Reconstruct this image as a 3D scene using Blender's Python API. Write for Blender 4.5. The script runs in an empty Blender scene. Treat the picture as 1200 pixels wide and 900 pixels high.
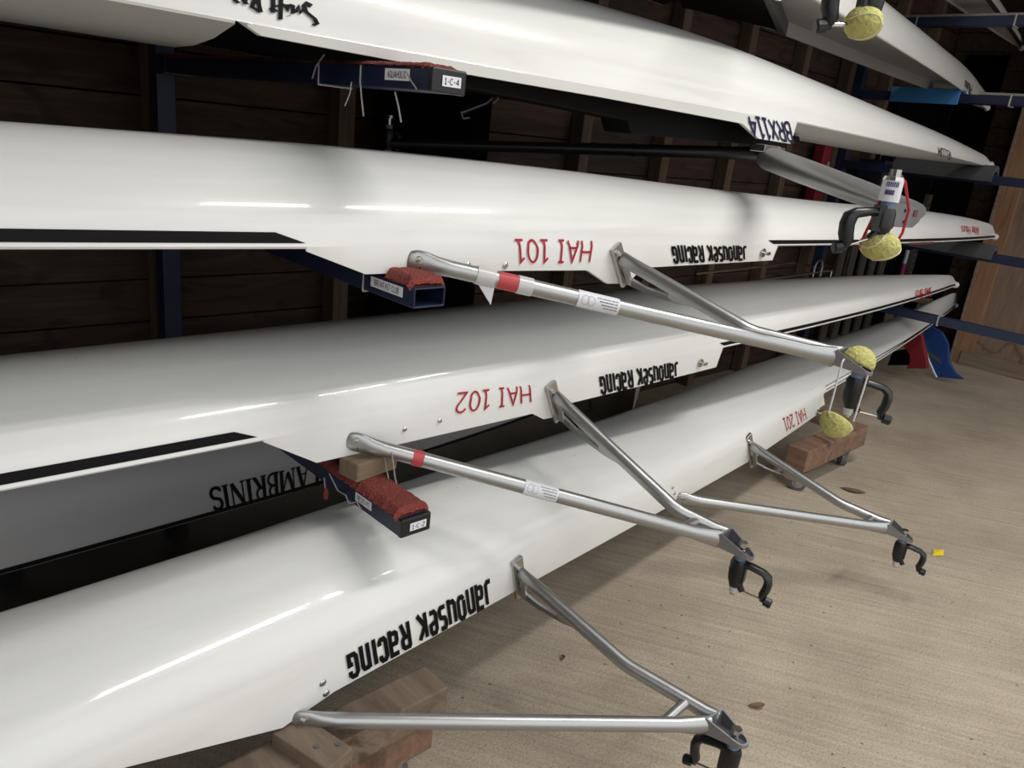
import bpy, math, random
from math import sin, cos, pi, radians
from mathutils import Vector, Matrix, Euler
random.seed(7)
SC = bpy.context.scene
COL = SC.collection

# ------------------------------------------------------------------ camera
H = 1.38                                   # eye height above the concrete floor
YAW, PITCH, ROLL, FPX = radians(44.76695685), radians(18.12159249), radians(6.34509536), 909.477
_f = Vector((cos(PITCH)*cos(YAW), cos(PITCH)*sin(YAW), -sin(PITCH)))
_r = Vector((sin(YAW), -cos(YAW), 0)); _u = _r.cross(_f)
R_ = cos(ROLL)*_r + sin(ROLL)*_u
U_ = -sin(ROLL)*_r + cos(ROLL)*_u
EYE = Vector((0, 0, H))
cam_d = bpy.data.cameras.new('camera'); cam = bpy.data.objects.new('camera', cam_d); COL.objects.link(cam)
rot = Matrix((R_, U_, -_f)).transposed()
cam.matrix_world = Matrix.Translation(EYE) @ rot.to_4x4()
cam_d.sensor_width = 36; cam_d.lens = FPX/1200*36; cam_d.clip_start = .02; cam_d.clip_end = 200
SC.camera = cam

def ray(px, py): return R_*((px-600)/FPX) + U_*((450-py)/FPX) + _f
def aty(px, py, y):
    v = ray(px, py); return EYE + v*(y/v.y)
def atx(px, py, x):
    v = ray(px, py); return EYE + v*(x/v.x)
def atz(px, py, z):
    v = ray(px, py); return EYE + v*((z-H)/v.z)
def atd(px, py, d): return EYE + ray(px, py)*d

# ------------------------------------------------------------------ materials
def new_mat(name):
    m = bpy.data.materials.new(name); m.use_nodes = True
    nt = m.node_tree; b = nt.nodes['Principled BSDF']
    return m, nt, b
def N(nt, typ, **kw):
    n = nt.nodes.new(typ)
    for k, v in kw.items():
        if k in n.inputs: n.inputs[k].default_value = v
        else: setattr(n, k, v)
    return n
def simple(name, col, rough=.5, metal=0, spec=.5, noise=0, nscale=30, bump=0, coat=0):
    m, nt, b = new_mat(name)
    b.inputs['Base Color'].default_value = (*col, 1)
    b.inputs['Roughness'].default_value = rough
    b.inputs['Metallic'].default_value = metal
    b.inputs['Specular IOR Level'].default_value = spec
    b.inputs['Coat Weight'].default_value = coat
    b.inputs['Coat Roughness'].default_value = .06
    tc = N(nt, 'ShaderNodeTexCoord')
    nz = N(nt, 'ShaderNodeTexNoise', Scale=nscale, Detail=5.)
    nt.links.new(tc.outputs['Object'], nz.inputs['Vector'])
    if noise:
        mx = N(nt, 'ShaderNodeMix', data_type='RGBA')
        mx.inputs[6].default_value = (*[c*(1-noise) for c in col], 1)
        mx.inputs[7].default_value = (*[min(1, c*(1+noise)) for c in col], 1)
        nt.links.new(nz.outputs['Fac'], mx.inputs[0]); nt.links.new(mx.outputs[2], b.inputs['Base Color'])
    if bump:
        bp = N(nt, 'ShaderNodeBump', Strength=bump, Distance=.01)
        nt.links.new(nz.outputs['Fac'], bp.inputs['Height']); nt.links.new(bp.outputs['Normal'], b.inputs['Normal'])
    return m
def ramp(nt, stops):
    r = N(nt, 'ShaderNodeValToRGB'); e = r.color_ramp.elements
    while len(e) < len(stops): e.new(.5)
    for el, (p, c) in zip(e, stops): el.position = p; el.color = (*c, 1)
    return r

def wood(name, c1, c2, c3, axis=0, board=None, rough=.7, knots=True, scale=1.):
    """grain stretched along one axis; optional board tone per row (z rows)."""
    m, nt, b = new_mat(name)
    tc = N(nt, 'ShaderNodeTexCoord')
    mp = N(nt, 'ShaderNodeMapping'); s = [18*scale]*3; s[axis] = 1.3*scale; mp.inputs['Scale'].default_value = s
    nt.links.new(tc.outputs['Object'], mp.inputs['Vector'])
    nz = N(nt, 'ShaderNodeTexNoise', Scale=1.6, Detail=8., Roughness=.62, Distortion=.8)
    nt.links.new(mp.outputs['Vector'], nz.inputs['Vector'])
    rp = ramp(nt, [(.28, c1), (.52, c2), (.75, c3)])
    nt.links.new(nz.outputs['Fac'], rp.inputs['Fac'])
    out = rp.outputs['Color']
    if knots:
        mp2 = N(nt, 'ShaderNodeMapping'); s2 = [7*scale]*3; s2[axis] = 2.6*scale; mp2.inputs['Scale'].default_value = s2
        nt.links.new(tc.outputs['Object'], mp2.inputs['Vector'])
        vo = N(nt, 'ShaderNodeTexNoise', Scale=1.1, Detail=3., Distortion=2.2)
        nt.links.new(mp2.outputs['Vector'], vo.inputs['Vector'])
        r2 = ramp(nt, [(.56, (1, 1, 1)), (.66, (.35, .3, .27))])
        nt.links.new(vo.outputs['Fac'], r2.inputs['Fac'])
        mx = N(nt, 'ShaderNodeMix', data_type='RGBA', blend_type='MULTIPLY'); mx.inputs[0].default_value = .8
        nt.links.new(out, mx.inputs[6]); nt.links.new(r2.outputs['Color'], mx.inputs[7]); out = mx.outputs[2]
    nt.links.new(out, b.inputs['Base Color']); b.inputs['Roughness'].default_value = rough
    bp = N(nt, 'ShaderNodeBump', Strength=.25, Distance=.004)
    nt.links.new(nz.outputs['Fac'], bp.inputs['Height']); nt.links.new(bp.outputs['Normal'], b.inputs['Normal'])
    return m

def concrete():
    m, nt, b = new_mat('brushed_concrete')
    tc = N(nt, 'ShaderNodeTexCoord')
    vr = N(nt, 'ShaderNodeVectorRotate', rotation_type='Z_AXIS'); vr.inputs['Angle'].default_value = radians(60)
    nt.links.new(tc.outputs['Object'], vr.inputs['Vector'])
    mp = N(nt, 'ShaderNodeMapping'); mp.inputs['Scale'].default_value = (2.4, 60, 10)
    nt.links.new(vr.outputs['Vector'], mp.inputs['Vector'])
    st = N(nt, 'ShaderNodeTexNoise', Scale=1., Detail=6., Roughness=.6, Distortion=.6)
    nt.links.new(mp.outputs['Vector'], st.inputs['Vector'])
    big = N(nt, 'ShaderNodeTexNoise', Scale=2.2, Detail=6., Roughness=.6); nt.links.new(tc.outputs['Object'], big.inputs['Vector'])
    fine = N(nt, 'ShaderNodeTexNoise', Scale=170., Detail=4.); nt.links.new(tc.outputs['Object'], fine.inputs['Vector'])
    r1 = ramp(nt, [(.25, (.40, .335, .25)), (.5, (.49, .415, .315)), (.75, (.58, .50, .39))])
    nt.links.new(st.outputs['Fac'], r1.inputs['Fac'])
    r2 = ramp(nt, [(.3, (.74, .72, .70)), (.65, (1, 1, 1))]); nt.links.new(big.outputs['Fac'], r2.inputs['Fac'])
    mx = N(nt, 'ShaderNodeMix', data_type='RGBA', blend_type='MULTIPLY'); mx.inputs[0].default_value = 1
    nt.links.new(r1.outputs['Color'], mx.inputs[6]); nt.links.new(r2.outputs['Color'], mx.inputs[7])
    r3 = ramp(nt, [(.3, (.62, .6, .58)), (.52, (1, 1, 1)), (.74, (1.18, 1.18, 1.18))]); nt.links.new(fine.outputs['Fac'], r3.inputs['Fac'])
    mx2 = N(nt, 'ShaderNodeMix', data_type='RGBA', blend_type='MULTIPLY'); mx2.inputs[0].default_value = .75
    nt.links.new(mx.outputs[2], mx2.inputs[6]); nt.links.new(r3.outputs['Color'], mx2.inputs[7])
    # dark specks of grit
    vo = N(nt, 'ShaderNodeTexVoronoi', Scale=16.); nt.links.new(tc.outputs['Object'], vo.inputs['Vector'])
    r4 = ramp(nt, [(.045, (.22, .18, .15)), (.075, (1, 1, 1))]); nt.links.new(vo.outputs['Distance'], r4.inputs['Fac'])
    mx3 = N(nt, 'ShaderNodeMix', data_type='RGBA', blend_type='MULTIPLY'); mx3.inputs[0].default_value = .8
    nt.links.new(mx2.outputs[2], mx3.inputs[6]); nt.links.new(r4.outputs['Color'], mx3.inputs[7])
    nt.links.new(mx3.outputs[2], b.inputs['Base Color']); b.inputs['Roughness'].default_value = .85
    ad = N(nt, 'ShaderNodeMath', operation='ADD'); nt.links.new(st.outputs['Fac'], ad.inputs[0]); nt.links.new(fine.outputs['Fac'], ad.inputs[1])
    bp = N(nt, 'ShaderNodeBump', Strength=.35, Distance=.006); nt.links.new(ad.outputs[0], bp.inputs['Height']); nt.links.new(bp.outputs['Normal'], b.inputs['Normal'])
    return m

def hull_mat(name, col, rough=.3, scuff=.35, coat=.5):
    m, nt, b = new_mat(name)
    tc = N(nt, 'ShaderNodeTexCoord')
    mp = N(nt, 'ShaderNodeMapping'); mp.inputs['Scale'].default_value = (.8, 9, 9)
    nt.links.new(tc.outputs['Object'], mp.inputs['Vector'])
    nz = N(nt, 'ShaderNodeTexNoise', Scale=2., Detail=6., Roughness=.6); nt.links.new(mp.outputs['Vector'], nz.inputs['Vector'])
    rp = ramp(nt, [(.3, tuple(c*.93 for c in col)), (.6, col)]); nt.links.new(nz.outputs['Fac'], rp.inputs['Fac'])
    # small chips in the gelcoat
    vo = N(nt, 'ShaderNodeTexVoronoi', Scale=5.5); nt.links.new(tc.outputs['Object'], vo.inputs['Vector'])
    r4 = ramp(nt, [(.012, (.25, .22, .17)), (.02, (1, 1, 1))]); nt.links.new(vo.outputs['Distance'], r4.inputs['Fac'])
    mx = N(nt, 'ShaderNodeMix', data_type='RGBA', blend_type='MULTIPLY'); mx.inputs[0].default_value = scuff
    nt.links.new(rp.outputs['Color'], mx.inputs[6]); nt.links.new(r4.outputs['Color'], mx.inputs[7])
    nt.links.new(mx.outputs[2], b.inputs['Base Color'])
    b.inputs['Roughness'].default_value = rough
    b.inputs['Specular IOR Level'].default_value = .3; b.inputs['Coat Weight'].default_value = coat; b.inputs['Coat Roughness'].default_value = .035
    mp3 = N(nt, 'ShaderNodeMapping'); mp3.inputs['Scale'].default_value = (.5, 30, 30)
    nt.links.new(tc.outputs['Object'], mp3.inputs['Vector'])
    n3 = N(nt, 'ShaderNodeTexNoise', Scale=2., Detail=3.); nt.links.new(mp3.outputs['Vector'], n3.inputs['Vector'])
    bp = N(nt, 'ShaderNodeBump', Strength=.05, Distance=.003); nt.links.new(n3.outputs['Fac'], bp.inputs['Height'])
    nt.links.new(bp.outputs['Normal'], b.inputs['Normal'])
    return m

def plywood(name):
    m, nt, b = new_mat(name)
    tc = N(nt, 'ShaderNodeTexCoord')
    mp = N(nt, 'ShaderNodeMapping'); mp.inputs['Scale'].default_value = (6, 9, 1.2)
    nt.links.new(tc.outputs['Object'], mp.inputs['Vector'])
    nz = N(nt, 'ShaderNodeTexNoise', Scale=1.8, Detail=7., Distortion=1.5); nt.links.new(mp.outputs['Vector'], nz.inputs['Vector'])
    rp = ramp(nt, [(.3, (.19, .122, .085)), (.55, (.245, .162, .115)), (.75, (.30, .21, .15))]); nt.links.new(nz.outputs['Fac'], rp.inputs['Fac'])
    # ragged damp stain near the floor (object z in metres)
    sx = N(nt, 'ShaderNodeSeparateXYZ'); nt.links.new(tc.outputs['Object'], sx.inputs[0])
    n2 = N(nt, 'ShaderNodeTexNoise', Scale=5., Detail=5.); nt.links.new(tc.outputs['Object'], n2.inputs['Vector'])
    a = N(nt, 'ShaderNodeMath', operation='MULTIPLY_ADD'); a.inputs[1].default_value = .45; nt.links.new(n2.outputs['Fac'], a.inputs[0]); nt.links.new(sx.outputs['Z'], a.inputs[2])
    rs = ramp(nt, [(.36, (1, 1, 1)), (.385, (.5, .47, .45)), (.41, (1, 1, 1))]); nt.links.new(a.outputs[0], rs.inputs['Fac'])
    mx = N(nt, 'ShaderNodeMix', data_type='RGBA', blend_type='MULTIPLY'); mx.inputs[0].default_value = .9
    nt.links.new(rp.outputs['Color'], mx.inputs[6]); nt.links.new(rs.outputs['Color'], mx.inputs[7])
    nt.links.new(mx.outputs[2], b.inputs['Base Color']); b.inputs['Roughness'].default_value = .75
    return m

MT = dict(
    hull=hull_mat('white_gelcoat', (.80, .80, .765)),
    hull_cream=hull_mat('warm_white_gelcoat', (.80, .785, .735)),
    grey_hull=hull_mat('grey_gelcoat', (.40, .40, .405), .5, .1, .03),
    pale_hull=hull_mat('pale_grey_gelcoat', (.5, .49, .47), .35, .1),
    inner=simple('black_carbon_interior', (.006, .006, .0065), .6, spec=.12),
    deck=simple('matt_grey_deck', (.40, .39, .37), .55, noise=.05, nscale=9),
    stripe=simple('black_vinyl', (.006, .006, .007), .45, spec=.12),
    gloss_black=simple('gloss_black_gelcoat', (.006, .006, .0065), .12, coat=.6),
    red=simple('red_vinyl', (.42, .008, .03), .4),
    navy_ink=simple('navy_vinyl', (.012, .015, .07), .4),
    maroon=simple('maroon_vinyl', (.16, .03, .035), .5),
    alu=simple('anodised_aluminium', (.44, .44, .435), .36, .88, noise=.05, nscale=40, bump=.02),
    alu_dark=simple('grey_cast_aluminium', (.30, .30, .32), .45, .8, noise=.12, nscale=60, bump=.05),
    alu_wing=simple('satin_grey_aluminium', (.23, .23, .225), .42, .6, noise=.06, nscale=14),
    steel=simple('stainless_steel', (.55, .54, .52), .25, 1),
    black_metal=simple('black_powder_coat', (.014, .014, .015), .38, noise=.2),
    plastic=simple('black_nylon', (.009, .0095, .011), .36, noise=.2, nscale=25),
    bush=simple('blue_grey_plastic_bush', (.14, .19, .28), .35),
    clear=simple('frosted_plastic_tip', (.55, .55, .57), .25),
    felt=simple('tennis_felt', (.53, .50, .175), .95, noise=.25, nscale=120, bump=.8),
    seam=simple('pale_rubber_seam', (.72, .70, .48), .8),
    inside_ball=simple('bare_rubber_inside', (.5, .47, .33), .8),
    red_cord=simple('red_cord', (.45, .015, .03), .6),
    white_cord=simple('white_flecked_cord', (.55, .52, .50), .7, noise=.45, nscale=220),
    blue=simple('navy_painted_steel', (.009, .015, .045), .42, noise=.3, nscale=8, bump=.03),
    blue_pale=simple('dusty_blue_painted_steel', (.028, .042, .082), .5, noise=.25, nscale=9),
    carpet=simple('red_carpet', (.26, .055, .042), .98, noise=.45, nscale=190, bump=1.),
    carpet_edge=simple('grey_backing', (.30, .27, .24), .9, noise=.3, nscale=100),
    label=simple('white_label', (.80, .80, .84), .5),
    ink=simple('black_ink', (.01, .01, .012), .5, spec=.1),
    tape=simple('red_tape', (.52, .06, .07), .5),
    clear_tape=simple('cloudy_clear_tape', (.62, .62, .60), .25),
    cable=simple('grey_cable_tie', (.42, .41, .40), .5),
    foam_grey=simple('grey_pipe_foam', (.066, .068, .070), .9, noise=.1),
    foam_blue=simple('blue_foam', (.045, .21, .48), .8, noise=.06),
    plank=wood('dark_brown_plank', (.016, .009, .0065), (.050, .024, .0145), (.085, .043, .025), 0),
    stud=wood('weathered_stud', (.075, .047, .029), (.125, .083, .053), (.18, .128, .085), 2, knots=False),
    timber=wood('sawn_pine', (.115, .082, .055), (.18, .132, .092), (.245, .185, .135), 1, rough=.8),
    timber_red=wood('reddish_sawn_timber', (.125, .068, .042), (.205, .118, .075), (.27, .175, .118), 1, rough=.8),
    block=wood('offcut_pine', (.13, .09, .055), (.20, .145, .092), (.26, .195, .13), 0, rough=.8),
    roof=simple('dark_roof_boards', (.05, .035, .026), .9, noise=.3),
    drape=simple('black_tarpaulin', (.003, .0032, .0035), .95, spec=.06, noise=.3),
    ply=plywood('stained_plywood'),
    ply_frame=wood('orange_pine_frame', (.20, .10, .05), (.30, .16, .085), (.37, .22, .13), 2, rough=.7, knots=False),
    skirting=wood('dirty_skirting', (.15, .105, .075), (.23, .17, .125), (.30, .23, .17), 1, rough=.8, knots=False),
    rubber=simple('grey_rubber', (.11, .11, .11), .6),
    wheel=simple('worn_wheel', (.24, .24, .235), .5, noise=.2),
    red_stuff=simple('red_padded_cover', (.21, .010, .018), .55, noise=.15, nscale=12),
    blue_stuff=simple('blue_padded_cover', (.008, .045, .20), .55, noise=.15, nscale=12),
    navy_box=simple('navy_box_plastic', (.008, .011, .026), .5),
    red_box=simple('red_box_plastic', (.26, .012, .02), .5),
    yellow=simple('yellow_plastic', (.78, .60, .03), .45),
    leaf=simple('dead_leaf', (.16, .10, .055), .8),
    paper=simple('taped_paper_patch', (.66, .63, .52), .6),
    magenta=simple('magenta_plastic', (.25, .02, .10), .5),
    pallet=wood('grey_pallet', (.03, .026, .022), (.05, .042, .036), (.08, .07, .06), 2, knots=False),
    concrete=concrete(),
    gravel=simple('pale_yard_gravel', (.42, .40, .37), .9, noise=.15, nscale=6),
    hedge=simple('yard_fence_boards', (.10, .11, .08), .9, noise=.4, nscale=3),
)

# ------------------------------------------------------------------ mesh helper
class MB:
    def __init__(s): s.v = []; s.f = []
    def add(s, vs, fs):
        o = len(s.v); s.v += [Vector(p) for p in vs]; s.f += [tuple(i+o for i in f) for f in fs]; return s
    def box(s, c, size, M=None, taper=1.):
        hx, hy, hz = [a/2 for a in size]
        vs = []
        for z, k in ((-hz, 1), (hz, taper)):
            vs += [(-hx*k, -hy*k, z), (hx*k, -hy*k, z), (hx*k, hy*k, z), (-hx*k, hy*k, z)]
        vs = [Vector(p) for p in vs]
        if M is not None: vs = [M @ p for p in vs]
        vs = [p+Vector(c) for p in vs]
        return s.add(vs, [(3, 2, 1, 0), (4, 5, 6, 7), (0, 1, 5, 4), (1, 2, 6, 5), (2, 3, 7, 6), (3, 0, 4, 7)])
    def tube(s, pts, r, n=14, flat=None, up=None, cap=True):
        """swept tube; r float or list; flat: list of (a,b) scale factors across frame."""
        pts = [Vector(p) for p in pts]; m = len(pts)
        rs = r if isinstance(r, (list, tuple)) else [r]*m
        fl = flat or [(1, 1)]*m
        tg = []
        for i in range(m):
            a = pts[max(0, i-1)]; b = pts[min(m-1, i+1)]
            tg.append((b-a).normalized())
        ref = Vector(up) if up else (Vector((0, 0, 1)) if abs(tg[0].z) < .9 else Vector((1, 0, 0)))
        x = (ref - tg[0]*ref.dot(tg[0])).normalized()
        o = len(s.v)
        for i in range(m):
            x = (x - tg[i]*x.dot(tg[i])).normalized(); y = tg[i].cross(x)
            for k in range(n):
                a = 2*pi*k/n
                s.v.append(pts[i] + x*(cos(a)*rs[i]*fl[i][0]) + y*(sin(a)*rs[i]*fl[i][1]))
        for i in range(m-1):
            for k in range(n):
                a = o+i*n+k; b = o+i*n+(k+1) % n
                s.f.append((a, b, b+n, a+n))
        if cap:
            s.f.append(tuple(o+k for k in reversed(range(n)))); s.f.append(tuple(o+(m-1)*n+k for k in range(n)))
        return s
    def prism(s, poly, d):
        """extrude a planar polygon (3-D points) by vector d."""
        n = len(poly); poly = [Vector(p) for p in poly]; d = Vector(d)
        return s.add(poly+[p+d for p in poly], [tuple(reversed(range(n))), tuple(range(n, 2*n))] + [(i, (i+1) % n, n+(i+1) % n, n+i) for i in range(n)])
    def sphere(s, c, r, nu=20, nv=12, M=None, v0=0., v1=pi):
        vs = []; fs = []
        for j in range(nv+1):
            a = v0+(v1-v0)*j/nv
            for i in range(nu):
                b = 2*pi*i/nu
                p = Vector((r*sin(a)*cos(b), r*sin(a)*sin(b), r*cos(a)))
                if M is not None: p = M @ p
                vs.append(p+Vector(c))
        for j in range(nv):
            for i in range(nu):
                fs.append((j*nu+i, (j+1)*nu+i, (j+1)*nu+(i+1) % nu, j*nu+(i+1) % nu))
        return s.add(vs, fs)
    def build(s, name, mat, parent=None, smooth=False, bevel=0, angle=35, solid=0, kind=None):
        o_loc = parent_loc(parent)
        me = bpy.data.meshes.new(name)
        me.from_pydata([p - o_loc for p in s.v], [], s.f); me.update()
        o = bpy.data.objects.new(name, me); COL.objects.link(o)
        for m in (mat if isinstance(mat, list) else [mat]): me.materials.append(m)
        if parent is not None: o.parent = parent
        if smooth:
            for p in me.polygons: p.use_smooth = True
            me.set_sharp_from_angle(angle=radians(angle))
        if solid:
            md = o.modifiers.new('thickness', 'SOLIDIFY'); md.thickness = solid; md.offset = 0
        if bevel:
            md = o.modifiers.new('bevel', 'BEVEL'); md.width = bevel; md.segments = 2; md.limit_method = 'ANGLE'
        if kind: o['kind'] = kind
        return o
def parent_loc(o):
    v = Vector((0, 0, 0))
    while o is not None: v = v + o.location; o = o.parent
    return v
def thing(name, label, cat, loc, group=None):
    o = bpy.data.objects.new(name, None); COL.objects.link(o)
    o.location = loc; o.empty_display_size = .05; o['label'] = label; o['category'] = cat
    if group: o['group'] = group
    return o
def tag(o, label, cat, group=None):
    o['label'] = label; o['category'] = cat
    if group: o['group'] = group
    return o
def rebase(o):
    """put a single-mesh thing's origin at its base centre"""
    me = o.data; xs = [v.co for v in me.vertices]
    c = Vector((sum(p.x for p in xs)/len(xs), sum(p.y for p in xs)/len(xs), min(p.z for p in xs)))
    for v in me.vertices: v.co -= c
    o.location = o.location + c
    return o

# ------------------------------------------------------------------ stroke lettering
def arc(cx, cy, rx, ry, a0, a1, n=8):
    return [(cx+rx*cos(radians(a0+(a1-a0)*i/n)), cy+ry*sin(radians(a0+(a1-a0)*i/n))) for i in range(n+1)]
def oval(w): return arc(w/2, .5, w/2, .5, 0, 360, 20)
THIN = {  # plain sans capitals and figures with slab I and 1
 'H': (.62, [[(0, 0), (0, 1)], [(.62, 0), (.62, 1)], [(0, .52), (.62, .52)]]),
 'A': (.66, [[(0, 0), (.33, 1), (.66, 0)], [(.11, .33), (.55, .33)]]),
 'I': (.34, [[(.17, 0), (.17, 1)], [(0, 0), (.34, 0)], [(0, 1), (.34, 1)]]),
 '1': (.40, [[(0, .8), (.22, 1), (.22, 0)], [(0, 0), (.42, 0)]]),
 '0': (.56, [oval(.56)]),
 '2': (.56, [arc(.27, .72, .27, .28, 160, -40, 10)+[(0, 0), (.56, 0)]]),
 '4': (.58, [[(.44, 0), (.44, 1), (0, .3), (.58, .3)]]),
 '3': (.52, [arc(.24, .75, .26, .25, 150, -90, 8), arc(.24, .26, .28, .26, 90, -150, 8)]),
 'B': (.56, [[(0, 0), (0, 1), (.3, 1)]+arc(.3, .76, .22, .24, 90, -90, 6)+[(0, .52)], [(.3, .52)]+arc(.3, .26, .26, .26, 90, -90, 6)+[(0, 0)]]),
 'R': (.58, [[(0, 0), (0, 1), (.3, 1)]+arc(.3, .74, .25, .26, 90, -90, 6)+[(0, .48)], [(.28, .48), (.58, 0)]]),
 'X': (.60, [[(0, 0), (.6, 1)], [(0, 1), (.6, 0)]]),
 'C': (.56, [arc(.31, .5, .31, .5, 45, 315, 12)]),
 '-': (.34, [[(.02, .45), (.32, .45)]]),
 'Q': (.66, [oval(.64), [(.38, .25), (.66, -.05)]]),
 'U': (.58, [[(0, 1), (0, .28)]+arc(.29, .28, .29, .28, 180, 360, 8)+[(.58, 1)]]),
 'O': (.64, [oval(.64)]),
 'L': (.48, [[(0, 1), (0, 0), (.48, 0)]]),
 'E': (.50, [[(.5, 1), (0, 1), (0, 0), (.5, 0)], [(0, .52), (.42, .52)]]),
 'K': (.56, [[(0, 0), (0, 1)], [(.55, 1), (0, .42)], [(.18, .6), (.56, 0)]]),
 'F': (.48, [[(.48, 1), (0, 1), (0, 0)], [(0, .52), (.4, .52)]]),
 'S': (.52, [arc(.26, .75, .25, .25, 30, 270, 9)+arc(.26, .25, .26, .25, 90, -150, 9)]),
 'T': (.54, [[(.27, 0), (.27, 1)], [(0, 1), (.54, 1)]]),
 'N': (.62, [[(0, 0), (0, 1), (.62, 0), (.62, 1)]]),
 'D': (.60, [[(0, 0), (0, 1), (.24, 1)]+arc(.24, .5, .36, .5, 90, -90, 8)+[(0, 0)]]),
 'M': (.74, [[(0, 0), (0, 1), (.37, .25), (.74, 1), (.74, 0)]]),
 'P': (.54, [[(0, 0), (0, 1), (.28, 1)]+arc(.28, .73, .25, .27, 90, -90, 6)+[(0, .46)]]),
 'V': (.62, [[(0, 1), (.31, 0), (.62, 1)]]),
 'i': (.10, [[(.05, 0), (.05, .68)], [(.05, .9), (.05, 1.0)]]),
 'l': (.10, [[(.05, 0), (.05, 1)]]),
 'u': (.44, [[(0, .68), (0, .2)]+arc(.22, .2, .22, .2, 180, 360, 6), [(.44, .68), (.44, 0)]]),
 't': (.34, [[(.15, .95), (.15, .15), (.3, 0)], [(0, .68), (.32, .68)]]),
 'o': (.46, [arc(.23, .34, .23, .34, 0, 360, 14)]),
 'v': (.44, [[(0, .68), (.22, 0), (.44, .68)]]),
 'e': (.46, [[(.02, .36), (.46, .36)]+arc(.23, .34, .23, .34, 5, 310, 11)]),
 'r': (.30, [[(0, 0), (0, .68)], [(0, .45), (.12, .65), (.3, .66)]]),
 'c': (.40, [arc(.23, .34, .23, .34, 50, 310, 9)]),
 'h': (.44, [[(0, 0), (0, 1)], [(0, .45)]+arc(.22, .46, .22, .22, 180, 0, 6)+[(.44, 0)]]),
 'f': (.30, [[(.3, .95), (.16, .95), (.12, .8), (.12, 0)], [(0, .66), (.28, .66)]]),
 's': (.36, [arc(.18, .5, .17, .18, 30, 270, 6)+arc(.18, .17, .18, .17, 90, -150, 6)]),
 '.': (.06, [[(0, 0), (.06, 0)]]),
}
HEAVY = {  # squat condensed unicase with rounded outer corners; n = stroke inset
 'J': (.40, [[(.30, 1), (.30, .22), (.22, .12), (.02, .12)]]),
 'a': (.46, [[(.06, .62), (.40, .62), (.40, 0)], [(.40, .36), (.14, .36), (.10, .30), (.10, .14), (.16, .10), (.40, .10)], ]),
 'n': (.46, [[(.10, 0), (.10, .66)], [(.10, .62), (.32, .62), (.38, .55), (.38, 0)]]),
 'o': (.48, [[(.10, .20), (.10, .56), (.18, .63), (.32, .63), (.40, .56), (.40, .18), (.32, .10), (.18, .10), (.10, .18)]]),
 'u': (.46, [[(.08, .70), (.08, .18), (.15, .10), (.36, .10)], [(.38, .70), (.38, 0)]]),
 's': (.42, [[(.36, .62), (.12, .62), (.08, .55), (.08, .45), (.12, .38), (.32, .34), (.36, .28), (.36, .16), (.30, .10), (.06, .10)]]),
 'e': (.46, [[(.38, .10), (.16, .10), (.09, .18), (.09, .54), (.16, .62), (.32, .62), (.38, .55), (.38, .40), (.10, .34)]]),
 'K': (.52, [[(.10, 0), (.10, .74)], [(.44, .74), (.16, .38), (.46, 0)]]),
 'R': (.52, [[(.10, 0), (.10, .90)], [(.06, .88), (.34, .88), (.42, .80), (.42, .58), (.34, .50), (.10, .50)], [(.28, .50), (.43, 0)]]),
 'c': (.44, [[(.36, .48), (.36, .56), (.30, .62), (.16, .62), (.09, .55), (.09, .17), (.16, .10), (.30, .10), (.36, .16), (.36, .24)]]),
 'i': (.22, [[(.10, 0), (.10, .72)]]),
 'G': (.50, [[(.40, .50), (.40, .60), (.32, .66), (.18, .66), (.10, .58), (.10, .18), (.18, .10), (.40, .10), (.40, .34), (.26, .34)]]),
}
for _g, (_w, _st) in list(HEAVY.items()):            # unicase: every letter fills the same height
    _m = max(y for s in _st for _, y in s); _lo = min(y for s in _st for _, y in s)
    HEAVY[_g] = (_w, [[(x, .08*(y > .02)*0+y*(.93 if _m > .8 else .93)/_m) for x, y in s] for s in _st])
SERIF = {  # (stroke points, relative weight)
 'L': (.56, [([(.14, 0), (.14, 1)], 1), ([(0, 1), (.28, 1)], .35), ([(0, 0), (.54, 0), (.54, .24)], .4)]),
 'A': (.74, [([(.10, 0), (.36, 1)], .4), ([(.36, 1), (.64, 0)], 1), ([(.20, .34), (.54, .34)], .35), ([(0, 0), (.22, 0)], .35), ([(.5, 0), (.76, 0)], .35)]),
 'M': (.90, [([(.12, 0), (.12, 1)], .4), ([(.12, 1), (.44, .1)], 1), ([(.44, .1), (.76, 1)], .4), ([(.78, 1), (.78, 0)], 1), ([(0, 0), (.24, 0)], .35), ([(.62, 0), (.92, 0)], .35), ([(0, 1), (.16, 1)], .35), ([(.74, 1), (.92, 1)], .35)]),
 'B': (.62, [([(.14, 0), (.14, 1)], 1), ([(0, 1), (.3, 1)]+arc(.3, .76, .22, .24, 90, -90, 8)+[(.14, .52)], .6), ([(.3, .52)]+arc(.3, .26, .26, .26, 90, -90, 8)+[(0, 0)], .6)]),
 'R': (.70, [([(.14, 0), (.14, 1)], 1), ([(0, 1), (.32, 1)]+arc(.32, .75, .22, .25, 90, -90, 8)+[(.14, .5)], .6), ([(.32, .5), (.6, 0)], 1), ([(0, 0), (.28, 0)], .35), ([(.56, 0), (.72, 0)], .4)]),
 'I': (.32, [([(.16, 0), (.16, 1)], 1), ([(0, 0), (.32, 0)], .35), ([(0, 1), (.32, 1)], .35)]),
 'N': (.78, [([(.12, 0), (.12, 1)], .4), ([(.12, 1), (.66, 0)], 1), ([(.66, 0), (.66, 1)], .4), ([(0, 0), (.24, 0)], .35), ([(.54, 1), (.78, 1)], .35), ([(0, 1), (.16, 1)], .35)]),
 'S': (.52, [(arc(.26, .75, .22, .25, 20, 270, 10)+arc(.26, .25, .24, .25, 90, -160, 10), .8), ([(.47, .98), (.47, .78)], .3), ([(.03, .02), (.03, .24)], .3)]),
}
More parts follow.
